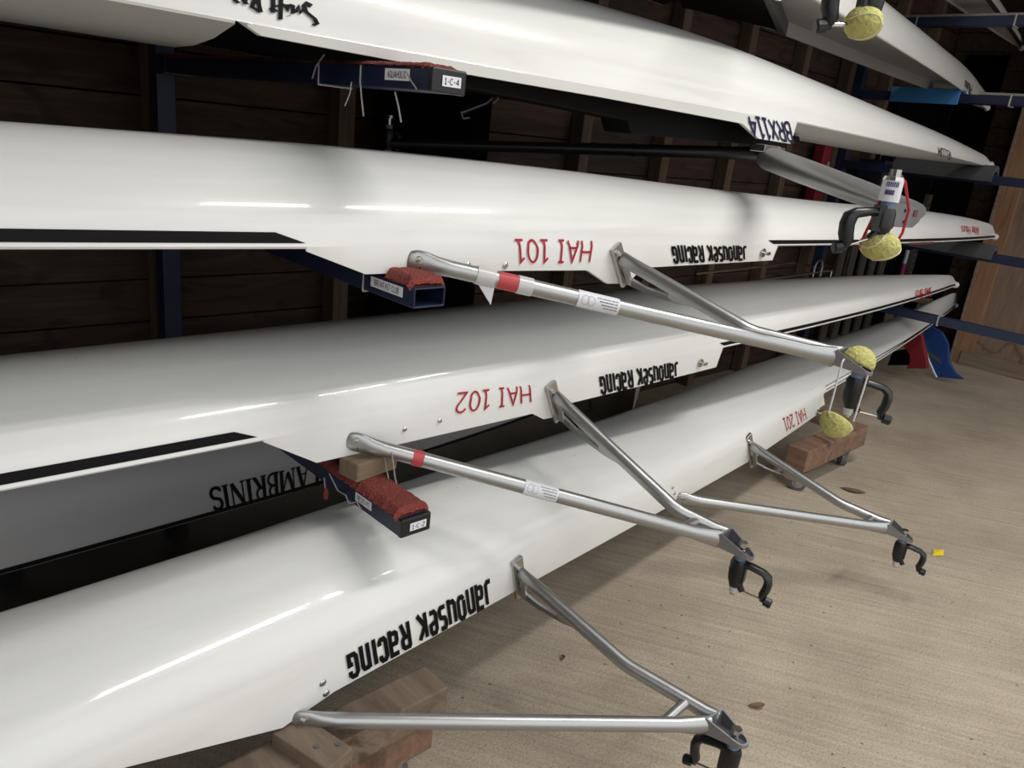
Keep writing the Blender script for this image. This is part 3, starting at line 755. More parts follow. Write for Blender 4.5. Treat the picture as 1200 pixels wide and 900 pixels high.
def rigger(h, A1, A2t, A2b, rear, tip, kink, d_pin, ang, brace=None, r=.0155, sc=1., red=None, label=None, clear=False, lip=1.):
    """A1/A2: measured feet on the hull; rear/tip: bracket ends; kink: bend of the far stay (all sighted points)."""
    a1 = h.on(*A1)+Vector((0, -.006, 0)); a2t = h.on(*A2t)+Vector((0, -.003, 0)); a2b = h.on(*A2b)+Vector((0, -.003, 0))
    rr = atd(*rear, d_pin); 
    tp = aty(*tip, rr.y-.082*sc)
    foot2 = a2t.lerp(a2b, .30)+Vector((0, -.010, 0))
    kk = plane_hit(*kink, a1, foot2, rr)
    d2 = (tp-rr).normalized(); q = Vector((-d2.y, d2.x, 0)).normalized()
    if q.dot(foot2-a1) < 0: q = -q
    e1 = rr-q*.014+Vector((0, 0, .014))-d2*.004; e2 = rr+q*.016+Vector((0, 0, .016))-d2*.004
    # near stay: flattened foot, round tube, ovalised end
    ax = (e1-a1).normalized()
    m = MB()
    pts = [a1-ax*.016, a1-ax*.012, a1, a1+ax*.018, a1+ax*.04, a1+ax*.07, a1.lerp(e1, .5), e1-ax*.07, e1]
    rad = [r*.75, r*1.0, r*1.25, r*1.25, r*1.1, r, r, r, r*1.15]
    fl = [(1.0, .30), (1.05, .34), (1.05, .34), (1.05, .40), (1, .75), (1, 1), (1, 1), (1, 1), (1.25, .8)]
    m.tube(pts, rad, 18, flat=fl)
    par = m.build('rigger', MT['alu'], h.root, smooth=True, angle=60)
    # far stay with its bend
    m = MB(); u2 = (kk-foot2).normalized(); u3 = (e2-kk).normalized()
    P = [foot2, foot2+u2*.03, foot2+u2*.06, kk-u2*.03, kk-u2*.012, kk+u3*.012, kk+u3*.03, e2-u3*.03, e2]
    m.tube(P, [r*.9, r*.95, r, r, r, r, r, r, r*1.05], 18, flat=[(1.25, .45), (1.1, .75)]+[(1, 1)]*6+[(1.2, .85)])
    m.build('back_stay', MT['alu'], par, smooth=True, angle=60)
    # foot plate against the hull and pierced gusset web under the stay
    m = MB(); ex = Vector((1, 0, 0)); up = (a2t-a2b).normalized()
    c = (a2t+a2b)/2; L = (a2t-a2b).length
    nrm = Vector((0, -1, 0)); sidev = up.cross(nrm).normalized()
    Mx = Matrix((sidev, nrm, up)).transposed()
    m.box(c+nrm*.004, (.034*sc, .010, L*1.02), Mx)
    m.build('foot_plate', MT['steel'], par, bevel=.001)
    g = MB(); tq = foot2.lerp(kk, .62); low = a2b+nrm*.006
    dn = (low-foot2); w3 = sidev*.0035
    pA = low; pB = foot2+Vector((0, 0, -.012)); pC = foot2.lerp(kk, .55)+Vector((0, 0, -r*.9)); pD = low.lerp(pC, .25)+Vector((0, -.004, -.006)); pE = low.lerp(pC, .9)+Vector((0, 0, -.008))
    tip_ = foot2.lerp(kk, .60)+Vector((0, 0, -r*.8)); up_ = Vector((0, 0, 1))
    pA = a2b+nrm*.008; pD = pA.lerp(tip_, .30)+Vector((0, -.002, -.007)); pE = pA.lerp(tip_, .72)+Vector((0, 0, -.006))
    inn = [foot2+nrm*.012+Vector((0, 0, -.016)), foot2.lerp(kk, .16)+Vector((0, 0, -r)), foot2.lerp(kk, .40)+Vector((0, 0, -r*.9))]
    outl = [pA, pD, pE, tip_]
    # outer band of the web, its window left open
    inb = [pA+Vector((0, -.004, .016)), pD+Vector((0, .004, .013)), pE+Vector((0, .002, .009)), tip_+Vector((0, 0, .004))]
    n0 = len(g.v)
    for a_, b_ in zip(outl, inb): g.v += [a_-w3, a_+w3, b_+w3, b_-w3]
    for i in range(3):
        for k in range(4): g.f.append((n0+4*i+k, n0+4*i+(k+1) % 4, n0+4*i+4+(k+1) % 4, n0+4*i+4+k))
    g.f += [(n0+3, n0+2, n0+1, n0), (n0+12, n0+13, n0+14, n0+15)]
    g.prism([pA-w3, pA+Vector((0, -.016, -.002))-w3, inn[0]+Vector((0, -.012, .004))-w3, inn[0]+Vector((0, .006, .006))-w3], w3*2)
    g.prism([pE-w3+Vector((0, 0, .002)), tip_-w3, inn[2]-w3, pE.lerp(inn[2], .5)-w3+Vector((0, .012, 0))], w3*2)
    g.build('gusset', MT['alu'], par)
    for p in (a2t.lerp(a2b, .14)-sidev*.006, a2t.lerp(a2b, .72)+sidev*.004):
        b = MB(); b.tube([p+nrm*.008, p+nrm*.011, p+nrm*.0111, p+nrm*.018], [.0085, .0085, .0055, .0055], 10); b.build('foot_bolt', MT['steel'], par, smooth=True, angle=40)
    b = MB(); p = a1+Vector((.002, -r*.4, .004)); b.tube([p, p+nrm*.0055, p+nrm*.0056, p+nrm*.010], [.007, .007, .0042, .0042], 10)
    b.build('foot_bolt', MT['steel'], par, smooth=True, angle=40)
    hb = MB(); hb.tube([a1+Vector((.006, -r*.45, -.013)), a1+Vector((.006, -r*.45-.0035, -.013))], .0042, 10); hb.build('spare_hole', MT['ink'], par)
    if brace:
        pa, pb = plane_hit(*brace[0], a1, foot2, rr), plane_hit(*brace[1], a1, foot2, rr)
        # seat both ends on the tubes
        def near(p, a, b):
            t = max(0, min(1, (p-a).dot(b-a)/(b-a).length_squared)); return a+(b-a)*t
        pa = near(pa, a1, e1); pb = near(pb, kk, e2)
        m = MB(); m.tube([pa, pb], r*.72, 14); m.build('cross_brace', MT['alu'], par, smooth=True)
    if red:
        sleeve(par, a1, e1, red[0], red[1], r+.0012, 'red_tape', 'tape')
        if clear:
            sleeve(par, a1, e1, red[0]-.045, red[0]-.006, r+.002, 'clear_tape', 'clear_tape'); sleeve(par, a1, e1, red[1]-.002, red[1]+.03, r+.002, 'clear_tape', 'clear_tape')
            p = a1.lerp(e1, red[0]-.03)+Vector((0, -.004, -r)); m = MB()
            m.prism([p+ax*-.012, p+ax*.022, p+ax*.018+Vector((0, 0, -.036))], Vector((0, -.0008, 0))); m.build('tape_tail', MT['label'], par)
    if label: stay_label(par, a1, e1, label[0], label[1], r+.0012)
    pinP, d, q2 = bracket(par, rr, tp, .046*sc, .036*sc)
    oarlock(par, pinP, ang, sc=sc)
    return par, rr, tp, a1, e1, foot2, kk, e2, pinP

R101 = rigger(h101, (485, 305), (719, 288), (731, 331), (980, 425), (1022, 441), (880, 389), 1.76, radians(-62), r=.0165, red=(.17, .215), clear=True, label=(.345, .44))
R102 = rigger(h102, (413, 516), (643, 449), (653, 490), (846, 636), (883, 657), (792, 597), 1.85, radians(-75), brace=((795, 621), (817, 611)), r=.0165, red=(.145, .172), label=(.435, .525))
R201a = rigger(h201, (350, 841), (603, 654), (608, 696), (836, 854), (876, 877), (733, 779), 1.62, radians(105), brace=((772, 847), (803, 827)), r=.0155)
R201b = rigger(h201, (795, 583), (875, 510), (880, 544), (1040, 622), (1070, 636), (985, 590), 2.62, radians(-72), brace=((1010, 619), (1020, 609)), r=.0165)

# screws and wing nut studs along the sax boards
for p in ((548, 311), (592, 311)): h101.screw(*p)
for p in ((474, 503), (515, 493)): h102.screw(*p, r=.004)
for p in ((378, 800), (382, 812)): h201.screw(*p)
for p in ((788, 571), (790, 578)): h201.screw(*p, r=.004)
def stud_bolt(h, px, py):
    p = h.on(px, py); m = MB(); m.tube([p, p+Vector((0, -.022, 0))], .0035, 10); m.tube([p+Vector((0, -.004, 0)), p+Vector((0, -.006, 0))], .014, 14)
    m.box(p+Vector((.004, -.019, .0)), (.024, .004, .010)); m.build('wing_bolt', MT['steel'], h.root, smooth=True, angle=40)
stud_bolt(h101, 893, 296); stud_bolt(h102, 820, 425); stud_bolt(h201, 957, 483)
# taped patch near the HAI 201 bow stay
m = MB(); c = [(950, 457), (962, 449), (966, 474), (954, 481)]
m.v += [h201.side(p.x, p.z, .0025) for p in [h201.on(*q) for q in c]]; m.f.append((0, 1, 2, 3)); m.build('taped_patch', MT['paper'], h201.root)
# maroon tape on the HAI 101 rim
h101.stripe(atx(1070, 283, 3.7).x-.1, 3.95, -.006, .004, name='rim_tape', mat='maroon')

# BRX114 wing rigger: swept aluminium arms meeting under the hull
k = 1.06
root = Vector((2.46, 1.40, H+.018)); tipn = aty(1066, 247, .56); tipf = aty(455, 168, 2.27)
m = MB()
nearR = aty(905, 187, 1.26)
m.tube([nearR+(nearR-tipn)*.02, nearR, nearR.lerp(tipn, .35), nearR.lerp(tipn, .75), tipn], [.044, .046, .044, .038, .031], 18, flat=[(.75, 1.), (.75, 1), (.72, 1), (.66, 1), (.6, 1)])
wing = m.build('wing_rigger', MT['alu_wing'], hbrx.root, smooth=True, angle=60)
m = MB(); fr = aty(892, 180, 1.40)
m.tube([nearR.lerp(fr, .3), fr, fr.lerp(tipf, .5), tipf], [.025, .021, .019, .016], 18)
m.build('far_arm', MT['black_metal'], wing, smooth=True)
m = MB(); m.tube([fr.lerp(tipf, .34), fr.lerp(tipf, .345)], .0225, 16); m.build('arm_band', MT['plastic'], wing, smooth=True)
m = MB(); m.box(nearR+Vector((-.0, .03, .030)), (.10, .05, .022)); m.box(nearR+Vector((.035, .0, .022)), (.03, .02, .03)); m.build('wing_clamp', MT['steel'], wing, bevel=.002)
m = MB(); yw = 1.40
m.prism([aty(px, py, yw) for px, py in ((500, 66), (610, 86), (760, 112), (860, 130), (905, 150), (937, 160), (938, 165), (900, 171), (840, 166), (740, 157), (736, 141), (640, 121), (520, 98))], (0, .10, 0)); m.build('wing_plate', MT['inner'], wing, bevel=.003)
# pin plate at the near tip
tp_ = aty(1066, 254, .55); m = MB()
poly = [aty(1047, 237, .55), aty(1068, 240, .55), aty(1079, 246, .55), aty(1081, 252, .55), aty(1077, 260, .55), aty(1069, 267, .55), aty(1048, 266, .55)]
m.prism(poly, (0, .006, 0)); m.build('pin_plate', MT['alu_dark'], wing)
m = MB()
for px, py in ((1061, 247), (1059, 260)): p = aty(px, py, .5495); m.tube([p, p+Vector((0, -.0008, 0))], .0035, 12)
m.build('plate_holes', MT['ink'], wing)
m = MB(); m.prism([aty(1072, 246, .549), aty(1076, 246.5, .549), aty(1074, 254, .549), aty(1070, 254, .549)], (0, -.0006, 0)); m.build('red_mark', MT['maroon'], wing)
pin0 = aty(1041, 236, .53)
oarlock(wing, pin0, radians(143), sc=.86, body_h=.060, strap=1.55)
m = MB(); a_ = pin0+Vector((0, 0, .0)); m.tube([a_, a_+Vector((0, 0, .034))], .0165, 18)
lb = m.build('pin_sleeve', MT['label'], wing, smooth=True)
m = MB(); m.tube([a_+Vector((0, 0, .034)), a_+Vector((0, 0, .040)), a_+Vector((0, 0, .041)), a_+Vector((0, 0, .052))], [.017, .015, .0095, .0095], 12); m.build('pin_nut', MT['steel'], wing)
m = MB()
for z, w in ((.024, 1.), (.011, .75)):
    for i in range(7):
        al = -3.30+.17*i*w
        p = lambda t, zz: a_+Vector((cos(t)*.0172, sin(t)*.0172, zz))
        m.add([p(al, z), p(al+.10, z), p(al+.10, z+.008), p(al, z+.008)], [(0, 1, 2, 3)])
m.build('sleeve_printing', simple('violet_ink', (.05, .03, .16), .5), wing)
pinf = tipf+Vector((0, 0, -.0)); oarlock(wing, pinf+Vector((0, 0, .06)), radians(30), sc=.95)

# Pluto: only the oarlock and pin of its rigger hang into view
cu = atd(1012, 27, 1.40); pinu = cu+Vector((0, 0, .088))+R_*.006
m = MB(); sa = hplu.side(2.1, hplu.zr(2.1)); m.tube([sa+Vector((0, -.01, .02)), sa.lerp(pinu, .5)+Vector((0, 0, .02)), pinu+Vector((0, 0, .012))], .018, 14)
wr2 = m.build('rigger', MT['alu'], hplu.root, smooth=True)
oarlock(wr2, pinu, radians(145), sc=1.08, body_h=.075, strap=1.5)
# Pluto: name written on its bulkhead
ca, cb_ = aty(905, -6, 1.50), aty(919, 36, 1.56)
zc_ = hplu.zr(2.6)-.006
m = MB(); q = [atz(880, -40, zc_), atz(919, 37, zc_), atz(800, 9, zc_), atz(780, -40, zc_)]
m.prism(q, (0, 0, .006)); m.build('cockpit_tray', MT['inner'], hplu.root)
m = MB(); q = [atz(884, -30, zc_), atz(914, 40, zc_), atz(922, 38, zc_), atz(900, -12, zc_)]
m.prism([p+Vector((0, 0, -.012)) for p in q], (0, 0, .05)); m.build('splash_edge', MT['foam_grey'], hplu.root, bevel=.004)
# ------------------------------------------------------------------ tennis balls
def ball_seam(par, c, r, M):
    m = MB(); P = []
    for i in range(61):
        t = 2*pi*i/60
        a, b_ = .44, .56
        x = cos(t)*.75+.25*cos(3*t); y = sin(t)*.75-.25*sin(3*t); z = .866*sin(2*t)
        v = Vector((x, y, z)).normalized(); P.append(c+M@(v*(r+.0003)))
    m.tube(P, .0011, 6, cap=False); return m.build('seam', MT['seam'], par, smooth=True)
def full_ball(label, c, sq=(1, 1, .8), rot=(0, 0, 0), r=.0335):
    t = thing('tennis_ball', label, 'tennis ball', c-Vector((0, 0, r*sq[2])), 'tennis balls pushed over rigger ends')
    M = Euler(rot).to_matrix() ; S = Matrix.Diagonal(sq)
    m = MB(); m.sphere(c, r, 28, 18, S@M); m.build('felt_shell', MT['felt'], t, smooth=True)
    ball_seam(t, c, r, S@M); return t
cb = aty(1031, 288, .53); b1 = full_ball('yellow tennis ball hung by red cord under the grey wing rigger arm', cb, (1., 1., .76), (.4, .9, .6))
m = MB(); top = a_+Vector((0, 0, .041))
rt = R_
m.tube([cb-rt*.033+Vector((0, 0, -.004)), cb-rt*.031+Vector((0, 0, .018)), cb-rt*.020+Vector((0, 0, .062)), top-rt*.014+Vector((0, 0, -.006)), top-rt*.005+Vector((0, 0, .003)), top+rt*.008+Vector((0, 0, .002)),
        top+rt*.020+Vector((0, 0, -.010)), cb+rt*.034+Vector((0, 0, .060)), cb+rt*.033+Vector((0, 0, .022)), cb+rt*.028+Vector((0, 0, .008))], .0024, 10)
m.build('cord', MT['red_cord'], b1, smooth=True)
b2 = full_ball('yellow tennis ball hung at the top edge, in front of the Pluto shell', cu, (1., 1., .88), (1.2, .3, .2))
m = MB(); m.tube([cu+Vector((.004, -.006, .026)), cu+Vector((.006, -.006, .07)), cu+Vector((.006, -.004, .14))], .0024, 10); m.build('cord', MT['red_cord'], b2, smooth=True)
m = MB(); q0 = cu-R_*.026+Vector((0, 0, -.002)); m.tube([q0, q0-R_*.026], .0036, 10); m.build('bolt', MT['steel'], b2, smooth=True)

# the cut ball on the HAI 101 rigger: half above the tongue, half cupping the pin foot
pin101 = R101[8]
cu2 = plane_hit(1004, 431, R101[1], R101[2], R101[2]+Vector((1, 0, 0)))+Vector((0, 0, .014))
b3 = thing('tennis_ball', 'tennis ball cut in two, its halves laced over one rigger tip', 'tennis ball', pin101+Vector((0, 0, -.14)), 'tennis balls pushed over rigger ends')
def half(c, axis, r=.034):
    z = Vector(axis).normalized(); x = z.orthogonal().normalized(); y = z.cross(x); M = Matrix((x, y, z)).transposed()
    m = MB(); m.sphere(c, r, 28, 10, M, 0, pi*.52); o = m.build('half_shell', MT['felt'], b3, smooth=True, solid=.005)
    return o
half(cu2, U_*.82+R_*.42-_f*.25)
cl2 = atd(981, 494, (pin101-EYE).dot(_f)-.01)
half(cl2, -U_*.70-R_*.56-_f*.16)
m = MB(); dd = (pin101-EYE).dot(_f)-.03
m.tube([atd(989, 421, dd+.02), atd(987, 424, dd), atd(971, 484, dd)], .0022, 8)
m.tube([atd(1017, 440, dd), atd(1013, 453, dd), atd(1000, 494, dd)], .0022, 8)
m.build('lacing', MT['white_cord'], b3, smooth=True)

# ------------------------------------------------------------------ racks
def rect_tube(mb, c, L, w, h, t=.004, axis='y'):
    """hollow rectangular tube running from c toward +y, open at the near end."""
    x, y, z = c
    o = [(-w/2, -h/2), (w/2, -h/2), (w/2, h/2), (-w/2, h/2)]; i_ = [(-w/2+t, -h/2+t), (w/2-t, -h/2+t), (w/2-t, h/2-t), (-w/2+t, h/2-t)]
    v = [Vector((x+a, y, z+b)) for a, b in o]+[Vector((x+a, y, z+b)) for a, b in i_]+[Vector((x+a, y+L, z+b)) for a, b in o]+[Vector((x+a, y+L, z+b)) for a, b in i_]
    f = []
    for k in range(4):
        j = (k+1) % 4
        f += [(k, 4+k, 4+j, j), (k, j, 8+j, 8+k), (4+k, 12+k, 12+j, 4+j)]
    f += [(8, 9, 10, 11)]
    return mb.add(v, f)
XR = .872; YE = 1.10; YP = 2.33
rack = thing('boat_rack', 'near navy steel rack post with arms labelled AQUAHOLIC and BREAKFAST CLUB', 'rack', (XR, YP, 0))
m = MB(); m.box((XR, YP+.03, 1.35), (.052, .06, 2.7)); m.build('post', MT['blue'], rack, bevel=.003)
m = MB(); m.box((XR, YP+.03, .006), (.14, .14, .012)); m.build('foot_plate', MT['blue'], rack)
def near_arm(zc, open_end, face, tagtxt, carp, tag_y):
    m = MB(); rect_tube(m, (XR, YE, H+zc), YP-YE, .072, .038)
    arm = m.build('rack_arm', MT['blue'], rack, bevel=.002)
    m = MB(); m.box((XR, YP-.05, H+zc), (.082, .10, .046)); m.build('socket', MT['blue'], arm)
    if not open_end:
        m = MB(); m.box((XR, YE-.004, H+zc), (.074, .012, .040)); cap = m.build('end_cap', MT['plastic'], arm, bevel=.003)
    if face: flat_label(arm, 'number_label', (XR+.004, YE-.0105, H+zc), (1, 0, 0), (0, 0, 1), .040, .017, face)
    if tagtxt:
        w = .017+.0062*len(tagtxt)
        flat_label(arm, 'name_label', (XR-.0365, tag_y, H+zc+.004), (0, -1, 0), (0, 0, 1), w, .019, tagtxt, weight=.12, gap=.18)
    for (y0, y1, th) in carp:
        # ragged strip of carpet with turned-down edges
        m = MB(); nx, ny = 14, max(6, int((y1-y0)/.006)); rnd = random.Random(int(zc*1000))
        W = .082
        for j in range(ny+1):
            y = y0+(y1-y0)*j/ny
            e = .0018*sin(j*1.7)+rnd.uniform(-.0015, .0015)
            for i in range(nx+1):
                t = i/nx*2-1; sag = -(abs(t)**7)*(.006 if zc > 0 else .013)*(1 if abs(t) > .8 else 0)
                bul = th*(1-.25*abs(t)**3) if 0 < j < ny else th*.25
                m.v.append(Vector((XR+t*(W/2+e*abs(t)), y, H+zc+.019+bul+sag+rnd.uniform(-.0012, .0012))))
        for j in range(ny):
            for i in range(nx):
                a = j*(nx+1)+i; m.f.append((a, a+1, a+nx+2, a+nx+1))
        # underside
        o = len(m.v)
        m.v += [Vector((XR-W/2, y0, H+zc+.0195)), Vector((XR+W/2, y0, H+zc+.0195)), Vector((XR+W/2, y1, H+zc+.0195)), Vector((XR-W/2, y1, H+zc+.0195))]
        m.f.append((o+3, o+2, o+1, o))
        m.build('carpet_pad', MT['carpet'], arm, smooth=True)
    return arm
a4 = near_arm(.063, False, '1-C-4', 'AQUAHOLIC', [(YE+.012, 2.26, .007)], atx(466, 82, XR-.0365).y)
a3 = near_arm(-.308, True, None, 'BREAKFAST CLUB', [(YE+.008, YE+.095, .020)], 1.185)
a2 = near_arm(-.773, False, '1-C-2', 'NEDS KI', [(YE+.004, 1.50, .020)], 1.225)
m = MB(); rect_tube(m, (XR, 1.80, H-1.282), YP-1.80, .072, .038); m.build('rack_arm', MT['blue'], rack, bevel=.002)
# frayed strings and cable ties on the arms
def string(par, pts, r=.0012, mat='cable', name='string'):
    m = MB(); m.tube(pts, r, 6); return m.build(name, MT[mat], par, smooth=True)
xf = XR-.038
P = lambda px, py: atx(px, py, xf)
string(a4, [P(423, 76), P(422, 95), P(424, 118), P(426, 136)], .0016)
string(a4, [P(463, 108), P(467, 125), P(470, 143)], .0016)
string(a4, [P(477, 86), P(482, 95), P(488, 104)], .0014)
string(a4, [P(366, 92), P(370, 78), P(380, 64)], .0016)
string(a4, [P(412, 96), P(410, 110), P(404, 124)], .0012)
m = MB(); yt = 1.275
def tie(par, y, zc, r=.002):
    m = MB(); w, h = .038, .021
    m.tube([(XR-w, y, H+zc-h), (XR-w, y, H+zc+h), (XR+w, y, H+zc+h), (XR+w, y, H+zc-h), (XR-w, y, H+zc-h)], r, 6); m.build('cable_tie', MT['cable'], par)
tie(a3, 1.262, -.308); tie(a4, 1.45, .063)
string(a2, [P(386, 555), P(396, 575), P(405, 580), P(409, 590), P(418, 588), P(424, 598)], .0016)
string(a2, [P(380, 560), P(381, 572)], .0012)
m = MB(); p = P(382, 578); m.tube([p+Vector((0, 0, .012)), p, p+Vector((0, 0, -.014))], [.003, .006, .005], 8); m.build('red_tassel', MT['carpet'], a2)
xq = XR+.03
string(a2, [atx(450, 533, xq), atx(455, 560, xq), atx(466, 588, xq-.02)], .0018, 'carpet_edge'); string(a2, [atx(459, 530, xq), atx(463, 560, xq), atx(468, 582, xq)], .0018, 'carpet_edge')

blk_z = H+h102.zs(.9)-H
zb = h102.zs(.92)
m = MB(); m.box((XR+.012, 1.285, (zb+H-.773+.019+.018)/2), (.115, .06, zb-(H-.773+.019+.018)), Matrix.Rotation(radians(9), 3, 'Z'))
tag(rebase(m.build('wood_block', MT['block'], None, bevel=.004)), 'small pine offcut wedged between red carpet arm and HAI 102 shell', 'block')

# far rack: post by the bow ends with five arms
XF = 5.2
far = thing('boat_rack', 'far navy steel rack whose arms carry the bow ends on foam', 'rack', (XF, YP, 0))
m = MB(); m.box((XF, YP+.03, 1.5), (.06, .06, 3.0)); m.build('post', MT['blue'], far, bevel=.003)
m = MB(); m.box((XF, YP+.03, .006), (.14, .14, .012)); m.build('foot_plate', MT['blue'], far)
farms = []
for (px, py, mat) in ((1190, 25, 'blue_pale'), (1190, 119, 'blue'), (1190, 214, 'blue'), (1190, 307, 'blue'), (1190, 396, 'blue_pale')):
    z = atx(px, py, XF).z
    m = MB(); rect_tube(m, (XF, .62, z), YP-.62, .075, .050); am = m.build('rack_arm', MT[mat], far, bevel=.002)
    farms.append((z, am))
def far_tie(am, z, y):
    m = MB(); w, h = .040, .028
    m.tube([(XF-w, y, z-h), (XF-w, y, z+h), (XF+w, y, z+h), (XF+w, y, z-h), (XF-w, y, z-h)], .005, 6); m.build('cable_tie', MT['cable'], am)
far_tie(farms[0][1], farms[0][0], atx(1192, 25, XF).y); far_tie(farms[0][1], farms[0][0], atx(1077, 25, XF).y)
far_tie(farms[1][1], farms[1][0], atx(1186, 119, XF).y); far_tie(farms[4][1], farms[4][0], atx(1102, 373, XF).y)
def rag(am, z, y0, y1, mat):
    m = MB(); m.box((XF, (y0+y1)/2, z+.032), (.078, y1-y0, .014)); m.build('carpet_pad', MT[mat], am, bevel=.004)
rag(farms[0][1], farms[0][0], .7, 2.2, 'carpet_edge'); rag(farms[1][1], farms[1][0], .75, atx(1150, 112, XF).y, 'carpet_edge')
def foam(am, z, ya, yb, mat, h=.075, w=.12):
    # split tube of foam hung over the arm
    m = MB(); o = []
    for k in range(13):
        a = radians(200-220*k/12); o.append((cos(a)*w/2, sin(a)*h*.62+.012))
    i_ = [(a*.72, b*.62-.002) for a, b in o]
    n = len(o)
    for y in (ya, yb):
        m.v += [Vector((XF+a, y, z+b)) for a, b in o]+[Vector((XF+a, y, z+b)) for a, b in i_]
    for k in range(n-1):
        m.f += [(k, k+1, 2*n+k+1, 2*n+k), (n+k, 3*n+k, 3*n+k+1, n+k+1), (k, n+k, n+k+1, k+1), (2*n+k, 2*n+k+1, 3*n+k+1, 3*n+k)]
    m.f += [(0, 2*n, 3*n, n), (n-1, 2*n-1, 4*n-1, 3*n-1)]
    m.build('foam_sleeve', MT[mat], am, smooth=True, angle=50)
foam(farms[2][1], farms[2][0], atx(1166, 208, XF).y, atx(1050, 195, XF).y, 'foam_grey', .11, .12)
foam(farms[3][1], farms[3][0], atx(1166, 298, XF).y, atx(1062, 288, XF).y, 'foam_grey', .10, .11)
# sheet of blue foam folded over the second arm
z1 = farms[1][0]; yA, yB = atx(1128, 112, XF).y, atx(1050, 100, XF).y
m = MB(); m.box((XF-.046, (yA+yB)/2, z1+.006), (.012, yB-yA, .085)); m.box((XF, (yA+yB)/2, z1+.044), (.10, yB-yA, .012)); m.build('foam_sheet', MT['foam_blue'], farms[1][1], bevel=.003)

# ------------------------------------------------------------------ dollies under the HAI 201 shell
zg = h201.zs(.75)
dl = thing('boat_dolly', 'near timber dolly of stacked sawn beams under the HAI 201 shell', 'dolly', (.75, 1.2, 0))
zt = H-1.135; c1 = atz(516, 795, zt); c2 = atz(414, 880, zt)
x1_, y1_ = c1.x, (c1.y+c2.y)/2
def beam(par, name, x0, x1, y0, y1, z0, z1, mat='timber', ang=0, bevel=.004):
    m = MB(); m.box(((x0+x1)/2, (y0+y1)/2, (z0+z1)/2), (x1-x0, y1-y0, z1-z0), Matrix.Rotation(ang, 3, 'Z')); return m.build(name, MT[mat], par, bevel=bevel)
beam(dl, 'long_beam', .28, x1_, y1_, y1_+.085, zt-.075, zt)
beam(dl, 'lower_beam', .30, x1_-.03, y1_+.004, y1_+.10, zt-.150, zt-.076, 'timber_red')
beam(dl, 'long_beam', .28, x1_, y1_+.36, y1_+.445, zt-.075, zt)
beam(dl, 'lower_beam', .30, x1_-.03, y1_+.34, y1_+.44, zt-.150, zt-.076, 'timber_red')
zb_ = H-1.106; q = [atz(px, py, zb_) for px, py in ((414, 876), (384, 902), (318, 858), (356, 838))]
q[2] = q[1]+(q[2]-q[1])*1.0; m = MB(); m.prism([p-Vector((0, 0, .045)) for p in q], (0, 0, .045)); m.build('cross_block', MT['timber'], dl, bevel=.003)
m = MB()
for px, py in ((371, 875), (396, 872)):
    p = atz(px, py, zb_+.0005); m.tube([p, p+Vector((0, 0, .002))], .005, 10)
m.build('screws', MT['rubber'], dl)
def caster(par, x, y, r=.036, top=.1, ang=0):
    m = MB(); d = Vector((cos(ang), sin(ang), 0)); q = Vector((-d.y, d.x, 0)); c = Vector((x, y, r))
    m.tube([c-q*.014, c-q*.0125, c+q*.0125, c+q*.014], [r*.9, r, r, r*.9], 24); w = m.build('caster_wheel', MT['rubber'], par, smooth=True, angle=40)
    m = MB(); m.tube([c-q*.0165, c+q*.0165], r*.62, 20); m.build('wheel_hub', MT['wheel'], w, smooth=True, angle=40)
    m = MB(); m.tube([c-q*.022, c+q*.022], .004, 8)
    for s in (-1, 1):
        m.prism([c+q*.019*s+d*.008+Vector((0, 0, -.008)), c+q*.019*s-d*.008+Vector((0, 0, -.008)), Vector((x, y, top))+q*.019*s-d*.016, Vector((x, y, top))+q*.019*s+d*.016], q*.002*s)
    m.box((x, y, top-.002), (.055, .055, .004)); m.build('caster_fork', MT['steel'], w)
zl = zt-.150
for xx in (.36, x1_-.10):
    for yy in (y1_+.05, y1_+.39): caster(dl, xx, yy, min(.036, zl*.42), zl+.002)

d2 = thing('boat_dolly', 'far timber dolly on casters under the bow of the HAI 201 shell', 'dolly', (3.4, 1.4, 0))
e0 = atz(936, 575, 0.); f0 = atz(982, 545, 0.)
zt2 = .20; y2 = (atz(948, 530, zt2).y+atz(998, 508, zt2).y)/2; xa, xb = atz(948, 530, zt2).x, f0.x+.12
beam(d2, 'long_beam', xa, xb, y2, y2+.095, .098, zt2, 'timber_red')
beam(d2, 'long_beam', xa, xb, y2+.34, y2+.435, .098, zt2, 'timber_red')
zs2 = h201.zs(3.1)
beam(d2, 'cross_beam', xb-.24, xb-.15, y2+.01, y2+.44, zt2, zs2-.001, 'timber')
for xx, yy in ((e0.x, y2+.03), (f0.x+.02, y2+.05), (e0.x, y2+.39), (f0.x+.02, y2+.39)): caster(d2, xx, yy, .038, .094, radians(112 if xx == e0.x else 40))

# ------------------------------------------------------------------ things by the end wall
def sheet(name, prof, width_dir, w, mat, label, cat, th=.02):
    """bent padded sheet: profile polyline extruded sideways, with thickness."""
    P = [Vector(p) for p in prof]; wd = Vector(width_dir).normalized()*w; m = MB(); n = len(P)
    nr = []
    for i in range(n):
        t = (P[min(n-1, i+1)]-P[max(0, i-1)]).normalized(); nr.append(t.cross(wd.normalized())*th/2)
    for i in range(n): m.v += [P[i]+nr[i], P[i]+nr[i]+wd, P[i]-nr[i]+wd, P[i]-nr[i]]
    for i in range(n-1):
        for k in range(4): m.f.append((4*i+k, 4*i+(k+1) % 4, 4*i+4+(k+1) % 4, 4*i+4+k))
    m.f += [(3, 2, 1, 0), tuple(4*(n-1)+k for k in range(4))]
    o = m.build(name, MT[mat], None, smooth=True, angle=50, bevel=.004); return tag(rebase(o), label, cat)
bA = atz(1128, 444, .012); bB = atz(1095, 443, .012)
blue = thing('padded_mat', 'blue folded foam mat standing on the floor beside the plywood panel', 'mat', atz(1112, 444, 0))
m = MB()
